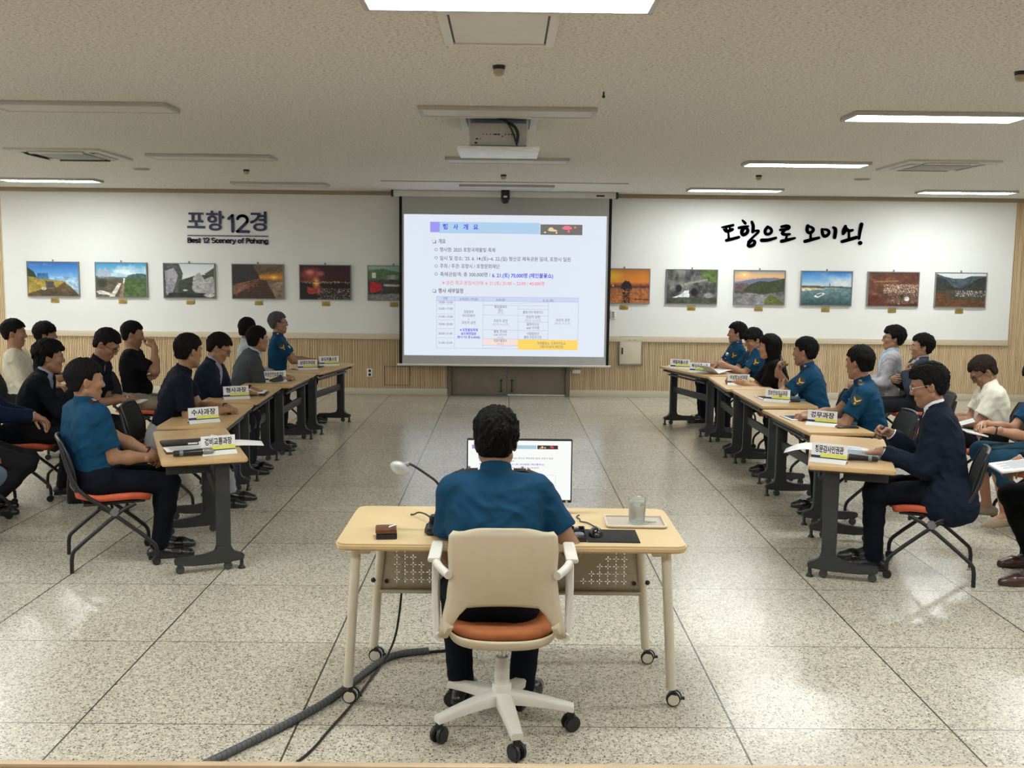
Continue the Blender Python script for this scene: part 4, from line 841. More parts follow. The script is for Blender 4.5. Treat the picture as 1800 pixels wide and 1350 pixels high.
# ------------------------------------------------------------------ front desk
DTOP = M('pale_maple', rgb(212, 187, 142), .38, var=.045, scale=5); WMET = M('ivory_metal', rgb(214, 206, 186), .4, var=.02); PANELM = M('greige_panel', rgb(176, 166, 142), .5, var=.02)
DZ = .735; DKX, DKY0, DKY1 = .035, 3.955, 4.635
desk = thing('front_desk', 'pale maple flip-top desk on white splayed legs in the middle of the hall', 'desk', (DKX, (DKY0+DKY1)/2, 0), -.004)
MB().prism(rrect(1.475, DKY1-DKY0, .055, 6), .030, Matrix.Translation((0, 0, DZ-.030)), .008).build('desktop', DTOP, desk)
def wheel(c, parent, mat_r=BLACKM, disc=WMET, r=.031):
    q = MB(); q.cyl((c[0]-.004, c[1]-.002, c[2]), (c[0]-.004, c[1]+.020, c[2]), r, n=24, bev=.004); q.cyl((c[0]+.006, c[1]+.026, c[2]), (c[0]+.006, c[1]+.044, c[2]), r, n=24, bev=.004); q.box((c[0], c[1]+.02, c[2]+.024), (.022, .05, .026), bev=.006); q.cyl((c[0]+r, c[1]+.02, c[2]), (c[0]+r+.016, c[1]+.02, c[2]), .007)
    w_ = q.build('caster', mat_r, parent)
    d = MB(); d.cyl((c[0]-.004, c[1]-.006, c[2]), (c[0]-.004, c[1]-.001, c[2]), r*.80, n=24, bev=.002); d.build('hub_cap', disc, w_); d = MB(); d.cyl((c[0], c[1]+.021, c[2]), (c[0], c[1]+.025, c[2]), r*.99, n=24); d.build('rim', CARD, w_)
for s in (-1, 1):
    for (yt, yb, xt, xb) in ((-.255, -.225, .655, .700), (.19, .235, .600, .652)):
        l = MB(); l.tube([(xt*s, yt, DZ-.03), ((xt*.45+xb*.55)*s, yt*.45+yb*.55, .36), (xb*s, yb, .075)], .021, 14)
        lg = l.build('leg', WMET, desk); wheel((xb*s+.012, yb-.02, .0325), lg)
    br = MB(); br.box((.62*s, -.03, DZ-.045), (.05, .50, .03), bev=.004); br.build('bracket', WMET, desk)
    MB().sph((.648*s, .20, .41), .012).cyl((.62*s, .20, .41), (.65*s, .20, .41), .007).build('lock_knob', BLACKM, desk)
# modesty panel with plus-shaped cut-outs
def plus_panel():
    zt, zb, wd = .690, .362, 1.235
    crosses = [(sd*(.537-.0385*c), .412+.0362*(5-r)) for sd in (-1, 1) for r in range(6) for c in range(r+1)]
    ar, th = .0140, .0042
    rects = []
    for (x, z) in crosses: rects += [(x-ar, x-.004, z-th/2, z+th/2), (x+.004, x+ar, z-th/2, z+th/2), (x-th/2, x+th/2, z-ar, z-.004), (x-th/2, x+th/2, z+.004, z+ar)]
    xs = sorted({round(v, 5) for r in rects for v in r[:2]} | {-wd/2, wd/2}); zs = sorted({round(v, 5) for r in rects for v in r[2:]} | {zb, zt})
    XA, ZA = np.array(xs), np.array(zs); mx, mz = (XA[:-1]+XA[1:])/2, (ZA[:-1]+ZA[1:])/2
    hole = np.zeros((len(mx), len(mz)), bool)
    for a_, b_, c_, d_ in rects: hole |= ((mx > a_) & (mx < b_))[:, None] & ((mz > c_) & (mz < d_))[None]
    V = [(x, 0, z) for x in xs for z in zs]; nz_ = len(zs); Fq = [(i*nz_+j, (i+1)*nz_+j, (i+1)*nz_+j+1, i*nz_+j+1) for i in range(len(mx)) for j in range(len(mz)) if not hole[i, j]]
    o = raw_mesh('modesty_panel', np.array(V), np.array(Fq), PANELM, desk, smooth=False); o.location = (0, .205, 0); md = o.modifiers.new('solid', 'SOLIDIFY'); md.thickness = .0016
    MB().box((0, .195, zb-.004), (wd, .03, .012), bev=.002).build('panel_lip', PANELM, desk)
    for s in (-1, 1): MB().cyl((.585*s, .196, .405), (.585*s, .204, .405), .010).build('panel_bolt', BLACKM, desk)
plus_panel()
# monitor
t = thing('monitor', 'flat monitor showing the festival slide, at the far edge of the front desk', 'monitor', (.072, 4.50, DZ), -.004)
MB().box((0, .012, .205), (.492, .028, .300), bev=.004).build('bezel', BLACKM, t)
MON = M('monitor_screen', (.02, .02, .02), .2, emit=(.93, .95, .93), estr=1.0)
ms = MB().quad((-.240, -.0035, .069), (.240, -.0035, .069), (.240, -.0035, .348), (-.240, -.0035, .348)).build('screen', MON, t, smooth=False)
MB().box((.222, -.004, .061), (.010, .004, .010)).build('badge', SILVER, t)
st = MB(); st.prism(rrect(.24, .18, .03), .010, Matrix.Translation((0, .03, 0))); st.box((0, .05, .10), (.05, .02, .20), bev=.004); st.build('stand', BLACKM, t)
def mtext(n, rows, c):
    return text_obj(n, [(s_, h, Matrix.Translation((x, -.0048, z)) @ Matrix.Rotation(PI/2, 4, 'X'), al, b_, wd) for (s_, x, z, h, al, b_, wd) in rows], em(c, .9), ms)
q = MB().quad((-.19, -.0042, .309), (.078, -.0042, .309), (.078, -.0042, .327), (-.19, -.0042, .327)); q.build('title_band', em((176, 210, 222), .9), ms, smooth=False)
q = MB().quad((-.222, -.0042, .309), (-.195, -.0042, .309), (-.195, -.0042, .327), (-.222, -.0042, .327)); q.build('title_square', em((160, 150, 240), .9), ms, smooth=False)
q = MB().quad((.082, -.0042, .309), (.178, -.0042, .309), (.178, -.0042, .327), (.082, -.0042, .327)); q.build('title_photo', em((34, 24, 26), .9), ms, smooth=False)
q = MB()
for x, z, r in ((.105, .318, .006), (.118, .316, .004), (.095, .314, .003)): q.cyl((x, -.0046, z), (x, -.0044, z), r, n=10)
q.build('lantern_glow', em((235, 200, 150), .9), ms)
q = MB()
for x, z, r in ((.148, .320, .006), (.156, .317, .004)): q.cyl((x, -.0046, z), (x, -.0044, z), r, n=10)
q.build('red_lantern_glow', em((220, 70, 90), .9), ms)
mtext('body_text', [("일시 및 장소: '25. 6. 14.(토)~6. 22.(일) 형산강 체육공원 일대, 포항시 일원", -.19, .265, .0095, 'LEFT', .004, .345), ('주최 / 주관: 포항시 / 포항문화재단', -.19, .251, .0095, 'LEFT', .004, .165), ('행사명: 2025 포항국제불빛 축제', -.19, .279, .0095, 'LEFT', .004, .15)], (96, 98, 104))
mtext('blue_text', [('축제관람객: 총 300,000명 / 6. 21.(토) 70,000명 (메인불꽃쇼)', -.19, .236, .0095, 'LEFT', .012, .305)], (80, 76, 220)); mtext('red_text', [('※ 순간 최고 운집시간대: 6. 21.(토) 21:00 ~ 22:00 / 40,000명', -.17, .220, .009, 'LEFT', .006, .26)], (226, 90, 110))
q = MB()
for (a_, b_, c_, d_) in ((-.19, .17, .1855, .1865), (.169, .170, .08, .186), (.05, .17, .150, .1508), (.05, .0508, .08, .186)): q.quad((a_, -.0042, c_), (b_, -.0042, c_), (b_, -.0042, d_), (a_, -.0042, d_))
q.build('table_lines', em((190, 192, 200), .9), ms, smooth=False)
MB().quad((.02, -.0043, .098), (.170, -.0043, .098), (.170, -.0043, .121), (.02, -.0043, .121)).build('yellow_cell', em((238, 232, 60), .9), ms, smooth=False)
# gooseneck microphone
CLEAR = M('clear_wrap', (.88, .90, .90), .12, trans=.62, var=.06, bump=1., bscale=60)
t = thing('gooseneck_microphone', 'black gooseneck conference microphone wrapped in clear film on the front desk', 'microphone', (-.275, 4.17, DZ))
MB().prism(rrect(.13, .16, .03), .030, None, .010).prism(rrect(.10, .06, .015), .034, Matrix.Translation((.0, .04, .028)), .006).build('base', M('mic_base', (.016, .016, .018), .25), t)
MB().box((.015, -.03, .0325), (.025, .012, .004), bev=.001).build('red_button', M('red_button', (.5, .03, .03), .4), t)
MB().lathe([(0, .05), (.013, .05), (.014, .06), (.014, .115), (.009, .14), (.006, .145), (0, .145)], (-.005, .045, 0)).build('stem', BLACKM, t)
MB().tube([(-.005, .045, .14), (-.006, .045, .185), (-.018, .045, .212), (-.065, .045, .245), (-.125, .045, .285), (-.145, .045, .290)], .0055, 8, smooth=2).build('gooseneck', BLACKM, t)
h = MB().tube([(-.14, .045, .290), (-.195, .043, .272)], .010, 10).build('capsule', M('capsule_grey', (.35, .36, .36), .5, var=.3, scale=300), t)
MB().sph((-.180, .043, .270), .046, (1.0, .62, .62), 18, Matrix.Rotation(.45, 4, 'Y')).build('film_cover', CLEAR, h)
tag(MB().tube([(-.315, 4.285, DZ+.02), (-.345, 4.33, DZ+.035), (-.39, 4.40, DZ+.03), (-.415, 4.44, DZ+.006), (-.43, 4.45, DZ+.005)], .004, 8, smooth=2).build('microphone_cable', BLACKM), 'black cable stub behind the gooseneck microphone base on the desk', 'cable')
# wallet
t = thing('card_wallet', 'thick brown and black folded card wallet on the left of the desk', 'wallet', (-.497, 4.075, DZ), .12)
MB().box((0, 0, .011), (.088, .085, .022), bev=.004).build('lower_flap', BLACKM, t); MB().box((-.002, .003, .033), (.090, .088, .020), bev=.006).build('upper_flap', M('brown_hide', (.14, .05, .022), .35, var=.3, scale=40), t)
MB().prism([(.008, -.012), (.04, .03), (.038, .040), (.012, .012)], .002, Matrix.Translation((0, 0, .0425))).build('card', CARD, t)
# mouse pad, mouse, tray and glass
slab('mouse_pad', 'thin black mouse pad on the right of the front desk', 'mouse pad', (.468, 4.115, DZ), -.02, (.222, .205, .004), M('pad_black', (.009, .009, .010), .85), .0015)
t = thing('mouse', 'black computer mouse on the mouse pad', 'mouse', (.398, 4.115, DZ+.004), -.05)
pts = [[(.030*math.cos(a_)*r_*(1+.06*math.cos(2*a_)), .050*math.sin(a_)*r_, .036*math.sqrt(max(0, 1-r_**2.6))*(1-.10*math.sin(a_)*r_)) for a_ in np.linspace(0, 2*PI, 25)] for r_ in np.linspace(0.02, 1, 10)]
MB().grid(pts).build('shell', M('gloss_black', (.010, .010, .011), .2), t, ang=80); MB().box((0, .022, .034), (.006, .014, .006), bev=.002).build('wheel', GREYC, t)
tag(MB().tube([(.40, 4.165, DZ+.012), (.402, 4.205, DZ+.006), (.415, 4.235, DZ+.005), (.395, 4.29, DZ+.005), (.375, 4.335, DZ+.005), (.345, 4.345, DZ+.005), (.352, 4.39, DZ+.005), (.335, 4.42, DZ+.005), (.345, 4.455, DZ+.006), (.352, 4.45, DZ+.008)], .003, 7, smooth=2).build('mouse_cable', BLACKM), 'thin wavy mouse cable running to the back of the desk', 'cable')
t = thing('pen_tray', 'black desk tray holding pens beside the mouse pad', 'tray', (.305, 4.115, DZ), -.02)
q = MB(); q.box((0, 0, .003), (.096, .19, .006), bev=.001)
for s in (-1, 1): q.box((s*.047, 0, .010), (.004, .19, .020), bev=.001); q.box((0, s*.094, .010), (.096, .004, .020), bev=.001)
q.box((0, .035, .009), (.09, .003, .014)); q.build('tray', BLACKM, t)
for k, c in enumerate(((.32, .26, .55), (.55, .5, .62), (.10, .12, .35), (.5, .3, .45))):
    tag(MB().cyl((.272+.009*k, 4.03, DZ+.013), (.268+.009*k, 4.135, DZ+.013), .0042, n=10).build('pen', M('pen_%d' % k, c, .35)), ('purple', 'pale grey', 'dark blue', 'pink')[k]+' pen lying in the black tray on the front desk', 'pen', 'pens in the desk tray')
t = thing('correction_tape', 'dark oval eraser case with a silver rim in the black tray', 'stationery', (.325, 4.085, DZ+.006), .1); MB().prism(rrect(.036, .05, .012), .014).build('rim', SILVER, t); MB().prism(rrect(.026, .038, .010), .003, Matrix.Translation((0, 0, .0135))).build('window', GREYC, t)
t = thing('binder_clip', 'small silver clip at the back of the black tray', 'clip', (.318, 4.178, DZ+.006)); MB().box((0, 0, .012), (.022, .02, .018), bev=.005).build('clip', SILVER, t)
TRAYM = M('beige_tray', rgb(206, 192, 170), .45, var=.03)
t = thing('serving_tray', 'small beige serving tray on the right of the front desk', 'tray', (.595, 4.345, DZ), -.03)
MB().prism(rrect(.262, .195, .014), .006, None, .002).build('tray_floor', M('tray_lining', rgb(186, 176, 162), .5, var=.05, scale=40), t); q = MB()
P_t = rrect(.262, .195, .016, 4); q.tube([(x, y, .009) for x, y in P_t], .006, 8, True); q.build('rim', TRAYM, t)
t = thing('coaster', 'pale green round coaster with a small tab under the glass', 'coaster', (.608, 4.33, DZ+.0062)); MB().cyl((0, 0, 0), (0, 0, .004), .047, n=32).box((.062, .012, .002), (.045, .014, .004), Matrix.Rotation(.1, 4, 'Z'), .001).build('disc', M('pale_green', rgb(168, 178, 158), .5), t)
t = thing('water_glass', 'clear textured tumbler of water on the coaster', 'glass', (.603, 4.332, DZ+.0103))
GL = M('clear_glass', (.93, .96, .95), .14, trans=.86, var=.03, bump=1., bscale=38); MATS['clear_glass'].node_tree.nodes['Principled BSDF'].inputs['IOR'].default_value = 1.45
MB().lathe([(0, 0), (.034, 0), (.036, .003), (.039, .108), (.0385, .1095), (.0365, .108), (.0338, .008), (0, .008)], n=40).build('tumbler', GL, t)
WT = M('water', (.97, .985, .98), .02, trans=1., var=.005); MATS['water'].node_tree.nodes['Principled BSDF'].inputs['IOR'].default_value = 1.33
MB().lathe([(0, .0085), (.0334, .0085), (.0358, .078), (0, .078)], n=40).build('water', WT, t)
# ------------------------------------------------------------------ white office chair under the officer
IV = M('ivory_plastic', rgb(206, 194, 166), .38, var=.02); WP = M('white_nylon', rgb(216, 212, 202), .4, var=.02); RUST = M('rust_orange_fabric', (.33, .095, .022), .8, var=.12, bump=.2, bscale=500)
oc = thing('office_chair', 'ivory swivel chair with rust orange seat and five white star legs', 'office chair', (.0, 3.855, 0), 0)
pts = []
for i in range(19):
    tt = i/18; row = []
    zz = .585+.305*tt
    hw = np.interp(tt, [0, .10, .22, .40, .75, .95, 1], [.246, .232, .212, .200, .206, .202, .186])
    for j in range(19):
        v_ = (j/18-.5)*2
        z2 = zz+(.022*(1-min(1, abs(v_)/.82)**4) if i == 18 else 0)
        if tt < .30: z2 = z2-(.135*np.interp(abs(v_), [.60, .92], [0, 1]))*(1-tt/.30)+.02*(1-min(1, abs(v_)/.7)**2)*(1-tt/.3)
        row.append((v_*hw, -.255-.03*math.sin(tt*PI*.9)+.045*v_*v_+.035*(1-tt)*(abs(v_) > .6)*(abs(v_)-.6)*2-.03*tt, z2-.0))
    pts.append(row)
bk = MB().grid(pts).build('backrest', IV, oc, solid=.016, ang=70)
for s in (-1, 1):
    q = MB(); q.span((.205*s, -.215, .52), (.232*s, -.16, .455), .03, .05, .008); q.span((.232*s, -.17, .455), (.215*s, .10, .445), .03, .035, .008); q.build('back_bracket', IV, oc)
    b_ = MB(); b_.cyl((.245*s, -.185, .462), (.245*s, -.178, .462), .006); b_.cyl((.245*s, -.185, .447), (.245*s, -.178, .447), .006); b_.build('bolt', BLACKM, oc)
    a_ = MB(); a_.tube([(.245*s, -.19, .452), (.262*s, -.10, .452), (.270*s, .0, .50), (.274*s, .055, .64), (.272*s, .05, .715), (.270*s, -.02, .735), (.266*s, -.12, .736), (.240*s, -.20, .728), (.205*s, -.262, .722)], .0165, 12, smooth=2); a_.box((.270*s, -.02, .744), (.05, .25, .022), bev=.010); a_.tube([(.258*s, -.17, .46), (.268*s, -.12, .60), (.268*s, -.10, .72)], .012, 10, smooth=1); a_.build('armrest', WP, oc)
sp = []
for r_ in np.linspace(.0, 1, 8): sp.append([(.212*r_*math.copysign(abs(math.cos(t_))**.75, math.cos(t_)), -.0+.215*r_*math.copysign(abs(math.sin(t_))**.75, math.sin(t_)), .462-.010*(1-r_*r_)+(.0 if r_ < .9 else -.012)) for t_ in np.linspace(0, 2*PI, 37)])
MB().grid(sp).build('seat', RUST, oc, solid=.036, ang=70)
sp2 = [[(x*k_*1.035, y*k_*1.035, z_+dz) for (x, y, z_) in sp[-1]] for k_, dz in ((1.0, -.002), (1.015, -.016), (.96, -.040), (.5, -.052), (.1, -.054))]
MB().grid(sp2).build('seat_shell', IV, oc, solid=.006, ang=70)
MB().box((0, 0, .385), (.16, .20, .045), bev=.012).build('mechanism', BLACKM, oc); MB().cyl((0, 0, .30), (0, 0, .38), .014).build('gas_lift', SILVER, oc)
MB().lathe([(0, .10), (.040, .10), (.040, .185), (.036, .19), (.032, .19), (.030, .245), (.026, .30), (0, .30)]).build('column_sleeve', WP, oc)
for k in range(5):
    an = math.radians(-78+72*k); d = Vector((math.cos(an), math.sin(an), 0)); n_ = Vector((-d.y, d.x, 0)); q = MB(); P5 = []
    for u in np.linspace(0, 1, 8):
        c = d*(.022+.275*u); hw = .034-.011*u; zt = .160-.050*u**1.3; zb = .108-.024*u*u+.0*u
        P5.append([c-n_*hw+Vector((0, 0, zb)), c-n_*hw+Vector((0, 0, zt-.008)), c-n_*hw*.7+Vector((0, 0, zt)), c+n_*hw*.7+Vector((0, 0, zt)), c+n_*hw+Vector((0, 0, zt-.008)), c+n_*hw+Vector((0, 0, zb)), c-n_*hw+Vector((0, 0, zb))])
    q.grid(P5)
    e = q.bm; e.faces.new([e.verts.new(p) for p in P5[-1][:-1]]); bmesh.ops.remove_doubles(e, verts=e.verts, dist=1e-5); bmesh.ops.recalc_face_normals(e, faces=e.faces)
    lg = q.build('base_leg', WP, oc, ang=50)
    c = d*.285; ca_ = an+.5; w_ = Vector((-math.sin(ca_), math.cos(ca_), 0)); q = MB()
    for s in (-1, 1): q.cyl(c+w_*.005*s+Vector((0, 0, .034)), c+w_*.026*s+Vector((0, 0, .034)), .034, n=22, bev=.005)
    q.box(c+Vector((0, 0, .064)), (.03, .03, .036), bev=.006); q.build('caster', BLACKM, lg)
# ------------------------------------------------------------------ cables on the floor, bags
def fl(pts, r, z=None): return MB().tube([(x, y, z if z is not None else r) for x, y in pts], r, 10, smooth=2)
t = thing('cable_sleeve', 'thick grey spiral cable sleeve snaking across the floor past the desk leg', 'cable sleeve', (0, 0, 0))
HP_ = [(-1.16, 3.42), (-1.02, 3.62), (-.86, 3.85), (-.74, 4.06), (-.655, 4.28), (-.58, 4.49), (-.50, 4.585), (-.36, 4.62)]
GR = M('grey_spiral', (.085, .092, .10), .5, var=.05)
fl(HP_, .0165).build('tube', GR, t)
q = MB(); Pq = [Vector((*p, .0165)) for p in HP_]
for _ in range(2): Pq = [Pq[0]]+[x for a_, b_ in zip(Pq, Pq[1:]) for x in (a_*.75+b_*.25, a_*.25+b_*.75)]+[Pq[-1]]
ds = [0.]
for a_, b_ in zip(Pq, Pq[1:]): ds.append(ds[-1]+(b_-a_).length)
for s_ in np.arange(.01, ds[-1], .024):
    i = min(len(Pq)-2, max(0, int(np.searchsorted(ds, s_))-1)); f_ = (s_-ds[i])/max(1e-6, ds[i+1]-ds[i]); c = Pq[i].lerp(Pq[i+1], f_); d = (Pq[i+1]-Pq[i]).normalized(); n_ = Vector((-d.y, d.x, 0))
    q.tube([c+d*.006*math.sin(a2)+(n_*math.cos(a2)+Vector((0, 0, 1))*math.sin(a2))*.0160 for a2 in np.linspace(0, 2*PI, 13)[:-1]], .0013, 5, True)
q.build('spiral_gap', BLACKM, t)
fl([(-.38, 4.62), (-.30, 4.64), (-.22, 4.66), (-.16, 4.68)], .007).build('cable_bundle', BLACKM, t); fl([(-.25, 4.655), (-.2, 4.66), (-.17, 4.675)], .014).build('cable_end', M('pale_grey_cable', (.45, .45, .43), .5), t)
tag(MB().tube([(-.475, 4.535, .60), (-.478, 4.535, .40), (-.49, 4.53, .25), (-.51, 4.52, .12), (-.55, 4.50, .03), (-.575, 4.46, .006), (-.60, 4.30, .006), (-.63, 4.12, .006), (-.655, 3.98, .006), (-.70, 3.80, .006), (-.735, 3.62, .006), (-.79, 3.50, .006), (-.82, 3.38, .006)], .0055, 8, smooth=2).build('power_cable', BLACKM), 'thin black power cable dropping from the desk and running over the floor', 'cable')
tag(MB().tube([(-.155, 3.30, .02), (-.15, 3.345, .010), (-.13, 3.355, .008), (-.12, 3.31, .008)], .006, 8, smooth=2).build('cable_loop', BLACKM), 'tiny black cable loop at the platform edge', 'cable')
def bag(label, p, rz, size, mat, cat='bag'):
    t = thing('bag', label, cat, p, rz); n = 10; w_, d_, h_ = size
    q = bmesh.new(); bmesh.ops.create_cube(q, size=1); bmesh.ops.subdivide_edges(q, edges=list(q.edges), cuts=5, use_grid_fill=True)
    for v_ in q.verts:
        x, y, z = v_.co; k = 1-.25*max(0, z+.1); r = 1-.18*(abs(x*2)**3*abs(y*2)**3); v_.co = (x*w_*k*r, y*d_*k*r*(1+.3*math.cos(z*3)), (z+.5)*h_*(1-.08*abs(x*2)**2))
    mb = MB(); mb._add(q); b = mb.build('body', mat, t, ang=80)
    MB().tube([(-w_*.2, 0, h_*.9), (-w_*.16, 0, h_*1.15), (w_*.16, 0, h_*1.15), (w_*.2, 0, h_*.9)], .008, 8, smooth=2).build('handle', BLACKM, t)
    MB().box((0, -d_*.62, h_*.4), (w_*.6, .012, h_*.4), bev=.004).build('pocket', mat, t)
    return t
bag('black backpack standing on the floor behind the nearest left officer', (-3.35, 7.75, 0), .4, (.30, .18, .36), M('bag_black', (.008, .008, .009), .6)); bag('dark blue bag standing under the second left table', (-2.33, 8.15, 0), 1.2, (.24, .12, .34), M('bag_blue', (.012, .016, .05), .7))
# ------------------------------------------------------------------ people: smooth distance-field bodies
def V3(*a): return np.array(a, float)
def nrm(a): return a/np.linalg.norm(a)
def rotm(axis, ang):
    return np.array(Matrix.Rotation(ang, 3, Vector(axis)))
class Fld:
    def __init__(s, lo, hi, v):
        s.lo = np.array(lo, float); s.v = v; s.n = np.ceil((np.array(hi)-s.lo)/v).astype(int)+1
        s.D = np.full(s.n, .25, np.float32)
        s.ax = [(s.lo[i]+v*np.arange(s.n[i])).astype(np.float32) for i in range(3)]
    def blk(s, lo, hi):
        a = np.clip(np.floor((np.array(lo)-s.lo)/s.v).astype(int), 0, s.n); b = np.clip(np.ceil((np.array(hi)-s.lo)/s.v).astype(int)+1, 0, s.n)
        if (b <= a).any(): return None, None
        return tuple(slice(a[i], b[i]) for i in range(3)), (s.ax[0][a[0]:b[0], None, None], s.ax[1][None, a[1]:b[1], None], s.ax[2][None, None, a[2]:b[2]])
    def op(s, prim, k=.02, mode='u'):
        lo, hi, fn = prim; e = k+2*s.v+.012
        sl, P = s.blk(np.array(lo)-e, np.array(hi)+e)
        if sl is None: return s
        d = fn(*P); A = s.D[sl]
        if mode == 'u':
            h = np.maximum(k-np.abs(A-d), 0)/k if k > 0 else 0
            s.D[sl] = np.minimum(A, d)-h*h*k*.25
        elif mode == 's':
            d = -d; h = np.maximum(k-np.abs(A-d), 0)/k if k > 0 else 0
            s.D[sl] = np.maximum(A, d)+h*h*k*.25
        return s
    def cut(s, fn):      # keep where fn<0
        s.D = np.maximum(s.D, fn(s.ax[0][:, None, None], s.ax[1][None, :, None], s.ax[2][None, None, :])).astype(np.float32); return s
    def add(s, fn):
        s.D = (s.D+fn(s.ax[0][:, None, None], s.ax[1][None, :, None], s.ax[2][None, None, :])).astype(np.float32); return s
    def mesh(s):
        D = s.D; v = s.v
        D[0] = D[-1] = .1; D[:, 0] = D[:, -1] = .1; D[:, :, 0] = D[:, :, -1] = .1
        c = D < 0
        cnt = np.zeros(tuple(s.n-1), np.uint8)
        for i in (0, 1):
            for j in (0, 1):
                for k in (0, 1): cnt += c[i:s.n[0]-1+i, j:s.n[1]-1+j, k:s.n[2]-1+k]
        I = np.argwhere((cnt > 0) & (cnt < 8))
        if len(I) == 0: return np.zeros((0, 3)), np.zeros((0, 4), int)
        idx = np.full(tuple(s.n-1), -1, np.int32); idx[I[:, 0], I[:, 1], I[:, 2]] = np.arange(len(I))
        acc = np.zeros((len(I), 3)); num = np.zeros(len(I))
        CO = [(i, j, k) for i in (0, 1) for j in (0, 1) for k in (0, 1)]
        val = {q: D[I[:, 0]+q[0], I[:, 1]+q[1], I[:, 2]+q[2]] for q in CO}
        for a in range(3):
            for q in CO:
                if q[a] == 0:
                    r = list(q); r[a] = 1; r = tuple(r)
                    A, B = val[q], val[r]; m = (A < 0) != (B < 0)
                    t = np.where(m, A/np.where(m, A-B, 1), 0)
                    p = np.tile(np.array(q, float), (len(I), 1)); p[:, a] = t
                    acc[m] += p[m]; num[m] += 1
        V = s.lo+v*(I+acc/num[:, None])
        F = []
        for a in range(3):
            b, d = (a+1) % 3, (a+2) % 3
            sh = [slice(None)]*3; s1 = [slice(None)]*3; sh[a] = slice(0, -1); s1[a] = slice(1, None)
            A = c[tuple(sh)]; B = c[tuple(s1)]
            E = np.argwhere(A != B); E = E[(E[:, b] > 0) & (E[:, d] > 0)]
            if len(E) == 0: continue
            o1 = np.zeros(3, int); o1[b] = 1; o2 = np.zeros(3, int); o2[d] = 1
            g = lambda X: idx[X[:, 0], X[:, 1], X[:, 2]]
            Q = np.stack([g(E-o1-o2), g(E-o2), g(E), g(E-o1)], 1)
            flip = ~A[E[:, 0], E[:, 1], E[:, 2]]
            Q[flip] = Q[flip][:, ::-1]
            F.append(Q)
        F = np.concatenate(F); F = F[(F >= 0).all(1)]
        return V, F
def rc(a, b, ra, rb=None):
    a = np.array(a, float); b = np.array(b, float); rb = ra if rb is None else rb
    R = max(ra, rb); ba = b-a; L2 = max(1e-9, float(ba@ba))
    def fn(X, Y, Z):
        x, y, z = X-a[0], Y-a[1], Z-a[2]
        t = np.clip((x*ba[0]+y*ba[1]+z*ba[2])/L2, 0, 1)
        return np.sqrt((x-t*ba[0])**2+(y-t*ba[1])**2+(z-t*ba[2])**2)-(ra+(rb-ra)*t)
    return np.minimum(a, b)-R, np.maximum(a, b)+R, fn
def ell(c, r, R=None):
    c = np.array(c, float); r = np.array(r, float); R = np.eye(3) if R is None else R
    def fn(X, Y, Z):
        x, y, z = X-c[0], Y-c[1], Z-c[2]
        q = [x*R[0, i]+y*R[1, i]+z*R[2, i] for i in range(3)]
        k0 = np.sqrt((q[0]/r[0])**2+(q[1]/r[1])**2+(q[2]/r[2])**2); k1 = np.sqrt((q[0]/r[0]**2)**2+(q[1]/r[1]**2)**2+(q[2]/r[2]**2)**2)
        return k0*(k0-1)/np.maximum(k1, 1e-6)
    m = r.max(); return c-m, c+m, fn
def ik(a, b, l1, l2, pole):
    d = b-a; L = np.linalg.norm(d); L2 = min(L, (l1+l2)*.995); u = d/L; b = a+u*L2
    x = (l1*l1-l2*l2+L2*L2)/(2*L2); h = math.sqrt(max(0, l1*l1-x*x))
    p = pole-u*(pole@u); p = nrm(p)
    return a+u*x+p*h, b
def noise(rs, n, f0, f1, aniso=(1, 1, 1)):
    K = []
    for _ in range(n):
        d = nrm(rs.normal(size=3))*rs.uniform(f0, f1)*np.array(aniso); K.append((d, rs.uniform(0, 6.28)))
    def fn(X, Y, Z):
        r = 0
        for d, p in K: r = r+np.sin(X*d[0]+Y*d[1]+Z*d[2]+p+1.5*np.sin(.6*(Y*d[0]-Z*d[1]+X*d[2])))
        return r/n
    return fn
SKIN = M('skin', (1, 1, 1), .5, attr='col', bump=.05, bscale=400)
def hair_mat(name, c):
    m = M(name, c, .7, var=.35, scale=90, bump=.5, bscale=160, spec=.10); return m
HAIRM = {'black': hair_mat('hair_black', (.0065, .006, .006)), 'grey': hair_mat('hair_grey', (.07, .068, .066)), 'brown': hair_mat('hair_brown', (.022, .014, .011))}
def cloth(n, c, rough=.85, var=.1): return M(n, c, rough, var=var, scale=14, bump=.25, bscale=500, sheen=.0, spec=.15)
FABRIC = {
 'police': cloth('uniform_teal', rgb(15, 62, 92), .75), 'navy': cloth('navy_trousers', (.0040, .0055, .011)), 'black': cloth('black_cloth', (.004, .004, .005)),
 'navypolo': cloth('navy_polo', (.0050, .0065, .014)), 'suit': cloth('navy_suit', (.0085, .0125, .026)), 'suitdark': cloth('dark_suit', (.0045, .0062, .0095)), 'royal': cloth('blue_navy_jacket', (.0055, .0095, .032)),
 'greyj': cloth('grey_jacket', (.055, .062, .070)), 'cream': cloth('cream_knit', (.62, .58, .46)), 'ivory': cloth('ivory_polo', (.80, .76, .64)), 'blazer': cloth('pale_grey_blazer', (.40, .39, .41)),
 'inkblazer': cloth('ink_blazer', (.030, .036, .058)), 'white': cloth('white_shirt', (.75, .77, .80)), 'sky': cloth('sky_shirt', (.36, .52, .66)), 'lilac': cloth('lilac_shirt', (.30, .30, .42)),
 'tee': cloth('black_tee', (.0032, .0032, .004)), 'greypants': cloth('grey_trousers', (.28, .28, .30)), 'charcoal': cloth('charcoal_trousers', (.012, .0125, .015)), 'jeans': cloth('faded_jeans', (.15, .20, .27)), 'skirt': cloth('teal_skirt', rgb(30, 64, 84)),
 'khaki': cloth('khaki_trousers', (.22, .19, .14)), 'paleblue': cloth('pale_grey_shirt', (.35, .38, .40))}
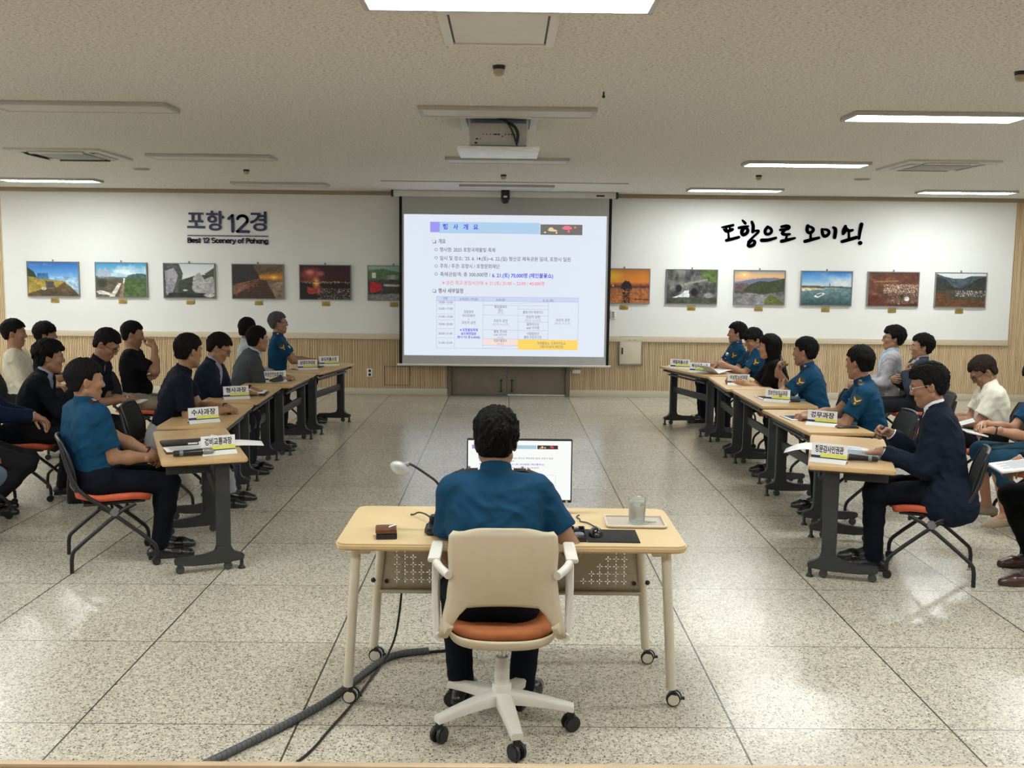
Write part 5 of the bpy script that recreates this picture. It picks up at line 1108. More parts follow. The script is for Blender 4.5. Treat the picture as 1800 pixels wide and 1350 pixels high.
SHOEM = {'black': M('black_leather', (.008, .008, .009), .25, spec=.6), 'brown': M('brown_leather', (.05, .015, .012), .3, spec=.6), 'beige': M('beige_suede', (.36, .28, .20), .7), 'sneaker': M('grey_sneaker', (.45, .42, .42), .7, var=.25, scale=25)}
GLASSM = {'black': M('black_frame', (.01, .01, .011), .3), 'silver': M('silver_frame', (.75, .73, .70), .25, .9), 'tort': M('tortoise_frame', (.10, .03, .02), .3)}
PN = [0]
def person(label, head, a, top, pants, hp=0., hyaw=0., lean=8., tw=0., bend=0., shirt='white', hair='short', hairc='black', glasses=None, handL=None, handR=None,
           kL=None, kR=None, footL=None, footR=None, shoe='black', skin=1., build=1., belly=.0, female=False, v=1., sit=.455, roll=0., skirt=False, tail=False, group=None, wide=0., cross=False, watch=None, sleevecut=.72, patch=None, side=0., open_jacket=True):
    """head: world position of the middle of the head; a: the way the body faces (degrees); hands: (x forward, y left, z) of the wrist, finger dir, palm normal, curl"""
    PN[0] += 1; rs = np.random.RandomState(100+PN[0])
    a = math.radians(a); th = math.radians(lean); b = build
    hy = math.radians(hyaw); hpr = math.radians(hp)
    up = nrm(V3(math.sin(th), side, math.cos(th))); fw = nrm(V3(math.cos(th), 0, -math.sin(th))); la = np.cross(up, fw)
    th2 = th+math.radians(bend)     # the upper spine bends further
    up2 = nrm(V3(math.sin(th2), side, math.cos(th2))); fw2 = nrm(V3(math.cos(th2), 0, -math.sin(th2)))
    Hc = V3(0, 0, sit+.082)
    thn = th2*.6+hpr*.45; nk = nrm(V3(math.sin(thn), side*.5, math.cos(thn)))
    HW = np.array(head, float)
    den = .29*up[2]+.20*up2[2]+.146*nk[2]
    s = float(np.clip((HW[2]-Hc[2])/den, .86, 1.13))
    if female: b = b*.88
    Ch = Hc+up*.29*s; N = Ch+up2*.20*s; Hd = N+nk*.146*s
    tw = math.radians(tw); Rt = rotm(up2, tw); fs = Rt@fw2; ls = Rt@np.cross(up2, fw2)
    # head frame
    Rh = rotm((0, 0, 1), hy+tw*.0)@rotm((0, 1, 0), hpr)@rotm((1, 0, 0), math.radians(roll))
    ca, sa = math.cos(a), math.sin(a)
    ox, oy = HW[0]-(ca*Hd[0]-sa*Hd[1]), HW[1]-(sa*Hd[0]+ca*Hd[1])
    root = thing('person', label, 'person', (ox, oy, 0), a, group)
    hs = 1.02 if not female else .97
    hx = lambda x, y, z: Hd+Rh@(V3(x, y, z)*hs)
    E_ = lambda c, r: ell(hx(*c), np.array(r)*hs, Rh)
    C_ = lambda p, q, r1, r2=None: rc(hx(*p), hx(*q), r1*hs, (r1 if r2 is None else r2)*hs)
    shw = (.160 if not female else .143)*(.93+.07*b)*s**.3+wide
    SH = {1: N-up2*.055+ls*shw, -1: N-up2*.055-ls*shw}
    HJ = {1: Hc+V3(0, .088, -.012), -1: Hc+V3(0, -.088, -.012)}
    LEG = {}
    for sd, kk, ft in ((1, kL, footL), (-1, kR, footR)):
        f = V3(*(ft[:3] if ft else (.40, .10*sd, .085)))
        kn, f2 = ik(HJ[sd], f, .43, .42, V3(.6, .12*sd, 1.0) if kk is None else V3(*kk))
        LEG[sd] = (HJ[sd], kn, f2, math.radians(ft[3] if ft and len(ft) > 3 else 4*sd))
    ARM = {}
    for sd, hd in ((1, handL), (-1, handR)):
        if hd is None: hd = ((.30, .12*sd, sit+.24), (.8, -.4*sd, -.2), (0, 0, -1), .5)
        w_, d_, n_, cu = V3(*hd[0]), nrm(V3(*hd[1])), nrm(V3(*hd[2])), hd[3]
        n_ = nrm(n_-d_*(n_@d_))
        pole = V3(*hd[4]) if len(hd) > 4 else V3(-.45, .22*sd, -1)
        el, w2 = ik(SH[sd], w_, .285*s**.5, .255*s**.5, pole)
        ARM[sd] = (SH[sd], el, w2, d_, n_, cu)
    # ---------------- body
    ALL = []
    def torso(e=0.):
        A = [(rc(Hc-la*.072*b, Hc+la*.072*b, .104*b+e), .06), (rc(Hc+up*.15*s-la*.060*b+fw*.008, Hc+up*.15*s+la*.060*b+fw*.008, .094*b+e), .07),
             (rc(Ch-ls*.085*b+fs*.005, Ch+ls*.085*b+fs*.005, .100*(b*.5+.5)+e), .08),
             (rc(Ch+up2*.10*s-ls*.10, Ch+up2*.10*s+ls*.10, .088*(b*.5+.5)+e), .06)]
        for sd in (1, -1): A.append((rc(N-up2*.035-fs*.012+ls*.035*sd, SH[sd]-ls*.01*sd, .050+e, .053*(b*.5+.5)+e), .05))
        if belly: A.append((ell(Hc+up*.12+fw*(.05+belly*.5), (.10+e, .115+e, .12+e)), .06))
        if female: A += [(ell(Ch+up2*.03+fs*.075+ls*.065*sd, (.055+e, .055+e, .055+e)), .05) for sd in (1, -1)]
        return A
    bust = torso(-.006)
    neck = [(rc(N-up2*.04, hx(-.018, 0, -.055), .058*(b*.4+.6), .050), .04)]
    arms = []
    for sd in (1, -1):
        S_, E2, W, d_, n_, cu = ARM[sd]
        bf = b*.5+.5
        arms += [(rc(S_, E2, .050*bf, .040*bf), .03), (rc(E2, E2*.6+W*.4, .039*bf, .041*bf), .02), (rc(E2*.6+W*.4, W, .041*bf, .0265), .02), (rc(W-d_*.01, W+d_*.03, .0265, .026), .02)]
    legs = []
    for sd in (1, -1):
        h_, k_, f_, an = LEG[sd]
        legs += [(rc(h_, k_, .068*b, .048), .04), (rc(k_, k_*.7+f_*.3+V3(-.008, 0, 0), .046, .047), .03), (rc(k_*.7+f_*.3+V3(-.008, 0, 0), f_, .047, .033), .03)]
        dr = V3(math.cos(an), math.sin(an), 0)
        legs += [(rc(f_, f_+dr*.11-V3(0, 0, .05), .033, .028), .02)]
    def bounds(prims, m=.03):
        lo = np.min([p[0][0] for p in prims], 0)-m; hi = np.max([p[0][1] for p in prims], 0)+m; return lo, hi
    def field(prims, vox, m=.03):
        F = Fld(*bounds(prims, m), vox)
        for p, k in prims: F.op(p, k)
        return F
    tone = np.array(lin((.675, .495, .38)))*(.86*skin)
    P = []
    F = field(bust+neck+arms+legs, .009*v); P.append((*F.mesh(), 0))
    # head
    hd = [(E_((-.012, 0, .032), (.100, .079, .089)), 0), (E_((.026, 0, -.032), (.064, .060, .084)), .03), (E_((.062, 0, -.096), (.022, .026, .022)), .03)]
    for sd in (1, -1): hd += [(C_((-.005, .052*sd, -.055), (.055, .018*sd, -.100), .020, .016), .025), (E_((.058, .036*sd, -.022), (.026, .024, .022)), .02)]
    hd += [(C_((.081, -.032, .026), (.081, .032, .026), .0125), .018), (C_((.086, 0, .018), (.104, 0, -.024), .0075, .0115), .012), (E_((.097, .011, -.030), (.011, .009, .008)), .006), (E_((.097, -.011, -.030), (.011, .009, .008)), .006)]
    FH = Fld(*bounds(hd+neck, .03), .0042*max(.95, v))
    for p, k in hd: FH.op(p, max(k, 1e-4))
    for p, k in neck: FH.op(p, .03)
    for sd in (1, -1): FH.op(E_((.094, .031*sd, .006), (.016, .016, .0105)), .012, 's')
    for sd in (1, -1): FH.op(E_((.0735, .031*sd, .005), (.013, .0145, .0115)), .003)
    FH.op(C_((.086, -.017, -.060), (.086, .017, -.060), .0072), .008); FH.op(C_((.086, -.015, -.069), (.086, .015, -.069), .0078), .008)
    FH.op(C_((.096, -.022, -.0645), (.096, .022, -.0645), .0022), .004, 's')
    for sd in (1, -1):
        Re = Rh@rotm((0, 0, 1), -.45*sd)
        FH.op(ell(hx(-.012, .079*sd, -.002), np.array((.021, .0085, .033))*hs, Re), .008); FH.op(ell(hx(-.006, .0875*sd, .0), np.array((.011, .006, .019))*hs, Re), .005, 's')
    P.append((*FH.mesh(), 1))
    # hands
    for sd in (1, -1):
        S_, E2, W, d_, n_, cu = ARM[sd]
        t_ = np.cross(d_, n_)*(-sd)          # towards the thumb
        if sd == 1: t_ = np.cross(n_, d_)
        else: t_ = np.cross(d_, n_)
        hz = .96 if not female else .87
        HP = [(rc(W-d_*.045, W+d_*.01, .0265, .0255), .01)]
        ys = (.030, .010, -.011, -.030); ls_ = (.040, .045, .041, .032); kn_ = (.084, .088, .084, .075)
        for i in range(4):
            kb = W+(d_*kn_[i]+t_*ys[i])*hz
            HP.append((rc(W+d_*.018+t_*ys[i]*.5, kb, .0165*hz, .0115*hz), .014))
            c1 = cu*(.9+.12*i); dr1 = nrm(d_*math.cos(c1)+n_*math.sin(c1)+t_*(.10-.07*i)); c2 = c1+cu*1.15; dr2 = nrm(d_*math.cos(c2)+n_*math.sin(c2)+t_*(.06-.05*i)); c3 = c2+cu*.7
            dr3 = nrm(d_*math.cos(c3)+n_*math.sin(c3))
            p1 = kb+dr1*ls_[i]*hz; p2 = p1+dr2*ls_[i]*.62*hz; p3 = p2+dr3*ls_[i]*.5*hz
            HP += [(rc(kb, p1, .0098*hz, .0088*hz), .004), (rc(p1, p2, .0088*hz, .0080*hz), .002), (rc(p2, p3, .0080*hz, .0070*hz), .002)]
        tb = W+(d_*.022+t_*.020+n_*.006)*hz; td = nrm(d_*.62+t_*.62+n_*(.25+.35*cu)); t1 = tb+td*.044*hz; td2 = nrm(d_*.85+t_*(.25-.5*cu)+n_*(.3+.6*cu)); t2 = t1+td2*.034*hz; t3 = t2+td2*.022*hz
        HP += [(rc(tb, t1, .0165*hz, .0115*hz), .014), (rc(t1, t2, .0110*hz, .0098*hz), .003), (rc(t2, t3, .0098*hz, .0082*hz), .003)]
        P.append((*field(HP, .0036*max(1, v)).mesh(), 2))
    # join the pieces of skin into one body mesh with its own colours
    VV, FF, CC = [], [], []; off = 0
    for V, Fq, kind in P:
        c = np.tile(tone, (len(V), 1))
        if kind == 1:
            q = (V-Hd)@Rh/hs
            x, y, z = q[:, 0], np.abs(q[:, 1]), q[:, 2]
            def mixc(mask, col, f=1.):
                mk = (np.clip(mask, 0, 1)*f)[:, None]; return c*(1-mk)+np.array(col)*mk
            bl = lambda cx, cy, cz, rx, ry, rz, soft=.5: np.clip((1-np.sqrt(((x-cx)/rx)**2+((y-cy)/ry)**2+((z-cz)/rz)**2))/soft, 0, 1)
            c = mixc(bl(.09, 0, -.065, .02, .026, .012), tone*np.array((.80, .50, .47)), .8)
            c = mixc(bl(.06, .04, -.02, .04, .03, .03, 1.), tone*np.array((1.03, .82, .78)), .35)
            if not female: c = mixc(bl(.05, .02, -.085, .06, .055, .04, 1.), tone*np.array((.70, .68, .68)), .35)
            c = mixc(bl(.085, .032, .0285, .03, .021, .0055, .4), (.02, .016, .014), .85)
            eye = bl(.086, .031, .005, .012, .0145, .0058, .3); c = mixc(eye, (.55, .52, .50), .9)
            c = mixc(bl(.088, .031, .005, .012, .0062, .0062, .3), (.012, .008, .006), 1.)
            c = mixc(bl(.083, .031, .0115, .016, .017, .0026, .4), (.03, .02, .018), .8)
            c = mixc(bl(-.012, .085, -.002, .022, .02, .034, 1.), tone*np.array((.95, .72, .66)), .5)
        if kind == 0 and not skirt:
            for sd in (1, -1):
                f_ = LEG[sd][2]; m = (np.linalg.norm(V-f_, axis=1) < .17) & (V[:, 2] < f_[2]+.15); c[m] = (.02, .02, .022)
        VV.append(V); FF.append(Fq+off); CC.append(c); off += len(V)
    raw_mesh('body', np.concatenate(VV), np.concatenate(FF), SKIN, root, np.concatenate(CC))
    # ---------------- hair
    th_ = {'short': .013, 'bangs': .017, 'swept': .019, 'fluffy': .022, 'long': .018, 'crop': .009}[hair]
    hp_ = [(E_((-.014, 0, .035), (.101+th_, .080+th_*.62, .091+th_)), 0), (E_((-.012, 0, .06), (.088+th_, .070+th_, .075+th_)), .02)]
    if hair == 'long': hp_ += [(C_((-.05, 0, .03), (-.055, 0, -.13), .085, .070), .03), (C_((-.02, .055, .0), (-.03, .06, -.13), .040, .030), .03), (C_((-.02, -.055, .0), (-.03, -.06, -.13), .040, .030), .03)]
    if hair in ('short', 'swept', 'fluffy', 'crop', 'bangs'): hp_ += [(C_((-.055, -.03, -.03), (-.055, .03, -.03), .052), .03)]
    if hair in ('swept', 'fluffy'): hp_ += [(C_((.055, -.035, .098), (.055, .035, .102), .024), .02)]
    if hair == 'bangs': hp_ += [(C_((.070, -.045, .070), (.070, .045, .070), .026), .02)]
    FHR = Fld(*bounds(hp_, .02), .0042*max(.95, v))
    for p, k in hp_: FHR.op(p, max(k, 1e-4))
    line = {'short': [-.060, -.055, -.014, .024, .006, .050, .063, .076], 'crop': [-.062, -.058, -.010, .022, .006, .056, .070, .078], 'swept': [-.072, -.070, -.030, .016, -.004, .050, .066, .076], 'fluffy': [-.068, -.064, -.022, .020, -.002, .042, .054, .066],
            'bangs': [-.068, -.062, -.024, .014, -.008, .028, .034, .042], 'long': [-.165, -.165, -.165, -.15, -.06, .040, .058, .072]}[hair]
    nz = noise(rs, 7, 90, 210, (1, 1, .45)); nz2 = noise(rs, 5, 260, 420, (1, 1, .25))
    amp = {'short': .0036, 'crop': .0024, 'swept': .0050, 'fluffy': .0072, 'bangs': .0042, 'long': .0024}[hair]
    FHR.add(lambda X, Y, Z: amp*(nz(X, Y, Z)*1.3+1.1*nz2(X, Y, Z)))
    def hl(X, Y, Z):
        x, y, z = X-Hd[0], Y-Hd[1], Z-Hd[2]
        q = [(x*Rh[0, i]+y*Rh[1, i]+z*Rh[2, i])/hs for i in range(3)]
        qx = q[0]+.22*np.maximum(np.abs(q[1])-.05, 0)
        l = np.interp(qx, [-.12, -.052, -.034, -.014, .024, .036, .060, .090], line)
        l = l+.012*np.sin(q[1]*85+PN[0])*(qx > .05)
        tp = 0 if hair == 'long' else np.clip(.045-q[2], 0, .12)*(.15 if hair != 'fluffy' else .12)
        return np.maximum((l-q[2])*.75, FHR.D+tp*hs)
    FHR.cut(hl)
    V, Fq = FHR.mesh()
    raw_mesh('hair', V, Fq, HAIRM[hairc], root)
    # ---------------- clothes
    vc = .0085*v
    short = top in ('police', 'navypolo', 'tee', 'ivory', 'blousek')
    jacket = top in ('suit', 'suitdark', 'royal', 'greyj', 'blazer', 'inkblazer', 'blackjacket')
    K_f = [(nrm(rs.normal(size=3)*np.array((1, 1, 1.5)))*rs.uniform(20, 62), rs.uniform(0, 6.28), rs.uniform(.5, 1)) for _ in range(9)]
    def fold(X, Y, Z):
        wx, wy, wz = .03*np.sin(Y*21+Z*17), .03*np.sin(Z*23+X*14), .03*np.sin(X*19+Y*16); r_ = 0
        for d, p, a_ in K_f: r_ = r_+a_*(1-2*np.abs(np.sin((X+wx)*d[0]+(Y+wy)*d[1]+(Z+wz)*d[2]+p))**.8)
        return -r_/5.5
    def sleeve(F, sd, e, frac_hi, longs):
        S_, E2, W, d_, n_, cu = ARM[sd]; bf = b*.5+.5
        if not longs:
            en = S_+(E2-S_)*frac_hi; u = nrm(E2-S_)
            p = rc(S_, en, .054*bf+e, .057*bf+e); lo, hi, fn = p
            F.op((lo, hi, lambda X, Y, Z: np.maximum(fn(X, Y, Z), (X-en[0])*u[0]+(Y-en[1])*u[1]+(Z-en[2])*u[2])), .02)
        else:
            u = nrm(W-E2); en = W-u*.012
            F.op(rc(S_, E2, .053*bf+e, .045*bf+e), .03)
            p = rc(E2, W+u*.05, .045*bf+e, .032+e); lo, hi, fn = p
            F.op((lo, hi, lambda X, Y, Z: np.maximum(fn(X, Y, Z), (X-en[0])*u[0]+(Y-en[1])*u[1]+(Z-en[2])*u[2])), .025)
    def collar(F, e, h0, h1, r, front=True):
        un = nrm(nk+up2)
        c0 = N+un*.0-fs*.004
        def fn(X, Y, Z):
            x, y, z = X-c0[0], Y-c0[1], Z-c0[2]; h = x*un[0]+y*un[1]+z*un[2]
            px, py, pz = x-h*un[0], y-h*un[1], z-h*un[2]; rho = np.sqrt(px*px+py*py+pz*pz)
            f = x*fs[0]+y*fs[1]+z*fs[2]; l = np.abs(x*ls[0]+y*ls[1]+z*ls[2])
            hh = h+.35*np.maximum(f, 0)
            d = np.maximum(np.abs(rho-(r+.10*(h1-h)))-.0065, np.maximum(h0-hh, hh-h1))
            return np.maximum(d, np.where(f > 0, .016-l, -1) if front else f-.035)
        F.op((c0-.13, c0+.13, fn), .006)
    def garment(name, mat, e, long_, cuts=None, coll=None, parent=root, lower=.062, vn=False, hem=None, amp=.0085):
        pr = torso(e)
        allp = pr+[(rc(SH[sd], ARM[sd][1], .08+e), 0) for sd in (1, -1)]+([(rc(ARM[sd][1], ARM[sd][2], .08), 0) for sd in (1, -1)] if long_ else [])
        if hem: allp = allp+hem
        F = Fld(*bounds(allp, .05), vc)
        for p, k in pr: F.op(p, k)
        for sd in (1, -1): sleeve(F, sd, e, sleevecut, long_)
        if hem:
            for p, k in hem: F.op(p, k)
        F.add(lambda X, Y, Z: amp*fold(X, Y, Z))
        # neck opening
        F.op(rc(N+up2*.012-fs*.004, N+nk*.16+fs*.02, .060+.006*(coll is None), .085), .004, 's')
        if vn: F.op(*cuts)
        if coll: collar(F, e, *coll)
        c_ = Hc+up*lower
        if not hem: F.cut(lambda X, Y, Z: -((X-c_[0])*up[0]+(Y-c_[1])*up[1]+(Z-c_[2])*up[2]))
        V, Fq = F.mesh()
        return raw_mesh(name, V, Fq, mat, parent)
    wedge = lambda deep, wd: ((N-.45, N+.35, lambda X, Y, Z: np.maximum(np.maximum(np.abs((X-N[0])*ls[0]+(Y-N[1])*ls[1]+(Z-N[2])*ls[2])-wd*np.clip(((X-N[0])*up2[0]+(Y-N[1])*up2[1]+(Z-N[2])*up2[2]+deep)/deep, 0, 1.3),
             .03-((X-N[0])*fs[0]+(Y-N[1])*fs[1]+(Z-N[2])*fs[2])), -deep-((X-N[0])*up2[0]+(Y-N[1])*up2[1]+(Z-N[2])*up2[2]))), .006, 's')
    if jacket:
        garment('shirt', FABRIC[shirt], .008, True, coll=(.0, .062, .056), amp=.002)
        hem = [(rc(Hc-V3(.0, .075, .04), Hc-V3(.0, -.075, .04), .120*b), .05)]
        if tail: hem += [(ell(Hc+V3(-.015, .19*sd_, -.055), (.165, .072, .135)), .07) for sd_ in (1, -1)]+[(ell(Hc+V3(-.10, 0, -.05), (.07, .20, .12)), .07)]
        jm = FABRIC['tee'] if top == 'blackjacket' else FABRIC[top]
        j = garment('jacket', jm, .019, top != 'blackjacket', cuts=wedge(.33, .085), vn=open_jacket, coll=(-.012, .046, .068, False), hem=hem)
    else:
        j = garment('sweater' if top == 'cream' else 'shirt', FABRIC['tee'] if top == 'blousek' else FABRIC['police'] if top == 'police' else FABRIC[top], .014, top in ('cream', 'lilac', 'sky', 'paleblue'),
                    coll=None if top in ('tee', 'cream') else (-.004, .058, .059), cuts=wedge(.10, .03), vn=top not in ('tee', 'cream'))
    if top == 'police':
        for sd in (1, -1):
            mb = MB(); A_ = N-up2*.012+ls*.075*sd+up2*.044; B_ = SH[sd]+ls*.004*sd+up2*.064
            mid = (A_+B_)/2+up2*.010
            mb.span(A_, mid, .046, .009, .003); mb.span(mid, B_, .050, .009, .003)
            ep = mb.build('epaulette', BLACKM, j); ep['label'] = 'dark shoulder board'
            q = MB()
            for t in (.35, .6): c = A_*(1-t)+B_*t+up2*.019; q.box(c, (.020, .010, .006))
            q.build('rank_pin', SILVER, ep)
        for sd in (1, -1):
            S_, E2 = ARM[sd][0], ARM[sd][1]; u = nrm(E2-S_); o_ = nrm(ls*sd*.9+fs*.3); o_ = nrm(o_-u*(o_@u)); c = S_+u*.085+o_*(.0765*(b*.5+.5)+.004)
            if patch == sd or patch == 2:
                x_ = np.cross(o_, -u); m = Matrix((Vector(x_), Vector(-u), Vector(o_))).transposed().to_4x4(); m.translation = Vector(c-o_*.006)
                sh = [(-.036, .034), (0, .042), (.036, .034), (.036, -.012), (.022, -.036), (0, -.048), (-.022, -.036), (-.036, -.012)]
                pt = MB().prism(sh, .009, m).build('shoulder_patch', BLACKM, j); pt['label'] = 'dark shield patch with gold emblem'
                m2 = m.copy(); m2.translation = Vector(c+o_*.003)
                q = MB().prism([(0, -.004), (-.030, .022), (-.026, .006), (-.012, -.010), (0, -.014), (.012, -.010), (.026, .006), (.030, .022)], .002, m2)
                q.prism([(-.008, -.020), (.008, -.020), (.005, -.036), (-.005, -.036)], .002, m2); q.build('emblem', GOLD, pt)
        MB().sph(Ch+up2*.075*s+fs*.122+ls*.075, .024, (1, .9, 1)).build('chest_badge', SILVER, j)['label'] = 'silver chest badge'
        q = MB()
        for k in range(4): q.sph(Ch+up2*(.10-.085*k)*s+fs*(.128+.01*(k == 1)), .0055)
        q.build('button', SILVER, j)
    if watch:
        S_, E2, W, d_, n_, cu = ARM[watch]; u = nrm(W-E2); c = W-u*.018
        mb = MB(); x_ = nrm(np.cross(u, V3(0, 0, 1))); y_ = np.cross(u, x_)
        mb.tube([c+(x_*math.cos(t)+y_*math.sin(t))*.031 for t in np.linspace(0, 2*PI, 17)[:-1]], .007, 6, True); mb.box(c+V3(0, 0, .032), (.034, .034, .010), bev=.003)
        wt = mb.build('wristwatch', BLACKM, root)
    # trousers or skirt
    pl = [(rc(Hc-la*.072*b-up*.0+fw*.01, Hc+la*.072*b-up*.0+fw*.01, .113*b), .05), (rc(Hc+up*.075-la*.06*b, Hc+up*.075+la*.06*b, .105*b), .05)]
    if skirt:
        kz = [(LEG[1][1]+LEG[1][0])*.5, (LEG[-1][1]+LEG[-1][0])*.5]
        for sd in (1, -1): pl += [(rc(LEG[sd][0], LEG[sd][1]+V3(-.02, 0, -.0), .09, .082), .10)]
        pl += [(rc((LEG[1][0]+LEG[-1][0])/2+V3(.1, 0, 0), (LEG[1][1]+LEG[-1][1])/2+V3(-.03, 0, -.035), .10, .095), .10)]
        for sd in (1, -1): pl += [(rc(LEG[sd][1]+V3(-.04, 0, -.03), LEG[sd][1]+V3(-.06, .015*sd, -.16), .075, .06), .06)]
        F = field(pl, vc); F.add(lambda X, Y, Z: .005*fold(X, Y, Z))
        raw_mesh('skirt', *F.mesh(), FABRIC[pants], root)
    else:
        for sd in (1, -1):
            h_, k_, f_, an = LEG[sd]; sh = nrm(f_-k_)
            pl += [(rc(h_, k_, .086*b, .068), .05), (rc(k_, k_*.6+f_*.4, .068, .066), .03)]
        allp = pl+[(rc(LEG[sd][1], LEG[sd][2], .07), 0) for sd in (1, -1)]
        F = Fld(*bounds(allp, .04), vc)
        for p, k in pl: F.op(p, k)
        for sd in (1, -1):
            h_, k_, f_, an = LEG[sd]; sh = nrm(f_-k_); en = f_+sh*.022
            lo, hi, fn = rc(k_*.6+f_*.4, f_+sh*.06, .065, .056)
            F.op((lo, hi, (lambda fn, en, sh: lambda X, Y, Z: np.maximum(fn(X, Y, Z), (X-en[0])*sh[0]+(Y-en[1])*sh[1]+(Z-en[2])*sh[2]))(fn, en, sh)), .03)
        F.add(lambda X, Y, Z: .0055*fold(X, Y, Z))
        raw_mesh('trousers', *F.mesh(), FABRIC[pants], root)
    # shoes
    for sd in (1, -1):
        h_, k_, f_, an = LEG[sd]; dr = V3(math.cos(an), math.sin(an), 0); pd = np.cross(V3(0, 0, 1), dr)
        g = f_[2]-.085; f0 = V3(f_[0], f_[1], 0)+V3(0, 0, max(0, g))
        tip = 1. if shoe != 'beige' else .55
        sp = [(rc(f0-dr*.045+V3(0, 0, .040), f0+dr*.02+V3(0, 0, .045), .036, .036), .02), (rc(f0+V3(0, 0, .045), f0+dr*.12+pd*.004*sd+V3(0, 0, .026), .040, .041), .03), (rc(f0+dr*.12+V3(0, 0, .026), f0+dr*.185+V3(0, 0, .018), .041, .030*tip), .03)]
        if shoe not in ('beige',): sp += [(rc(f0-dr*.005+V3(0, 0, .05), f0-dr*.008+V3(0, 0, .075), .040, .042), .02)]
        F = field(sp, .006*v, .02)
        z0 = f0[2]+.003
        F.cut(lambda X, Y, Z: z0-Z+0*X+0*Y)
        if shoe == 'beige': F.op(rc(f_+dr*.0+V3(0, 0, .0), f_+dr*.06+V3(0, 0, -.01), .034, .030), .006, 's')
        else: F.op(rc(f_+V3(0, 0, .02), f_+V3(0, 0, .06), .034), .004, 's')
        so = raw_mesh('shoe', *F.mesh(), SHOEM[shoe], root)
        mb = MB(); c = f0+dr*.07+V3(0, 0, .006)
        if shoe == 'beige': mb.cyl(tuple(f0-dr*.05+V3(0, 0, .0)), tuple(f0-dr*.045+V3(0, 0, .03)), .008, .02)
        else: mb.box(f0-dr*.04+V3(0, 0, .010), (.06, .066, .020), Matrix.Rotation(an, 4, 'Z'), .006)
        mb.build('heel', SHOEM['sneaker' if shoe == 'sneaker' else 'black' if shoe != 'beige' else 'beige'], so)
    # glasses
    if glasses:
        mb = MB()
        for sd in (1, -1):
            ring = [hx(.104-.012*(abs(.031+.0235*math.cos(t))/.05)**2, (.032+.0225*math.cos(t))*sd, .004+.0165*math.sin(t)) for t in np.linspace(0, 2*PI, 17)[:-1]]
            mb.tube(ring, .0017 if glasses == 'silver' else .0022, 6, True)
            mb.tube([hx(.093, .054*sd, .010), hx(.085, .074*sd, .012), hx(.0, .083*sd, .014), hx(-.022, .084*sd, .004)], .0019, 6)
        mb.tube([hx(.103, .0095, .008), hx(.106, 0, .011), hx(.103, -.0095, .008)], .0017, 6)
        mb.build('glasses', GLASSM[glasses], root)
    root['_j'] = 0; del root['_j']
    return root, dict(ARM=ARM, LEG=LEG, s=s, N=N, Hd=Hd, a=a, o=(ox, oy))
def to_world(info, p):
    c, s_ = math.cos(info['a']), math.sin(info['a']); return Vector((info['o'][0]+c*p[0]-s_*p[1], info['o'][1]+s_*p[0]+c*p[1], p[2]))
# ------------------------------------------------------------------ the people
def seat_for(info, label, dx=0., da=0., behind=.0):
    c, s_ = math.cos(info['a']), math.sin(info['a']); chair(info['o'][0]+c*(dx+.045), info['o'][1]+s_*(dx+.045), math.degrees(info['a'])+da, label)
def pen(hand, info, label, col=(.02, .02, .02), length=.14, tilt=(0, 0, 1)):
    S_, E2, W, d_, n_, cu = info['ARM'][hand]; t_ = np.cross(n_, d_) if hand == 1 else np.cross(d_, n_)
    c = W+d_*.075+n_*.030+t_*.030; dr = nrm(np.array(tilt, float))
    A, B = to_world(info, c-dr*length*.35), to_world(info, c+dr*length*.65)
    tag(MB().cyl(A, B, .0042, n=10).cyl(A-(B-A).normalized()*.012, A, .0008, .0042, n=10).build('pen', M('pen_%s' % (str(col)), col, .35)), label, 'pen')
def pose(label, head, a, clabel, **kw):
    dx = kw.pop('dx', 0.); r, i = person(label, head, a, **kw); seat_for(i, clabel, dx); return r, i
Z0 = TH+.030
# officer at the front desk
r, C_ = person('person in teal police shirt seated alone at the front desk, seen from behind', (-.035, 4.13, 1.135), 90, top='police', pants='navy', lean=24, bend=3, hp=14, hyaw=-4, hair='fluffy', sit=.468, build=1.06, v=.8, wide=.018,
  handL=((.42, .10, DZ+.035), (.85, -.5, 0), (-.2, 0, -1), .5, (-.5, .35, -1)), handR=((.36, -.18, DZ+.035), (.75, .6, 0), (0, 0, -1), .5, (-.4, -.75, -1)), footL=(.20, .14, .085, -12), footR=(.20, -.12, .085, -24), skin=.95, sleevecut=.70)
# left table row
r, i = pose('person in teal police shirt at the nearest left table, hands in lap', (-2.62, 6.10, 1.155), 26, 'black chair with orange seat under the nearest left officer', top='police', pants='navy', lean=-8, bend=8, tw=20, hyaw=10, hp=2, hair='short', build=1.14, belly=.025, v=.8, skin=1.0, dx=.05,
  handL=((.34, .07, .66), (.5, -.85, -.1), (-.4, 0, -1), .7), handR=((.33, -.055, .655), (.75, .65, -.05), (0, .2, -1), 1.0), footL=(.40, .10, .085, 2), footR=(.36, -.10, .085, -6), watch=1, sleevecut=.78)
r, i = pose('person in dark navy polo and grey trousers leaning on the second left table', (-2.475, 7.66, 1.225), 6, 'black chair with orange seat under the man in grey trousers', top='navypolo', pants='greypants', lean=17, bend=6, tw=18, hyaw=46, hp=4, hair='short', v=.85, skin=.9, watch=1,
  handL=((.50, .06, Z0+.015), (.75, -.5, -.1), (0, -.3, -1), .8, (-.3, .5, -1)), handR=((.48, -.07, Z0+.012), (.8, .5, .05), (0, .5, -1), 1.0, (-.3, -.4, -1)), footL=(.5, .1, .085), footR=(.46, -.12, .085))
pen(-1, i, 'black pen held by the man in the navy polo at the second left table', tilt=(.6, .3, -.5))
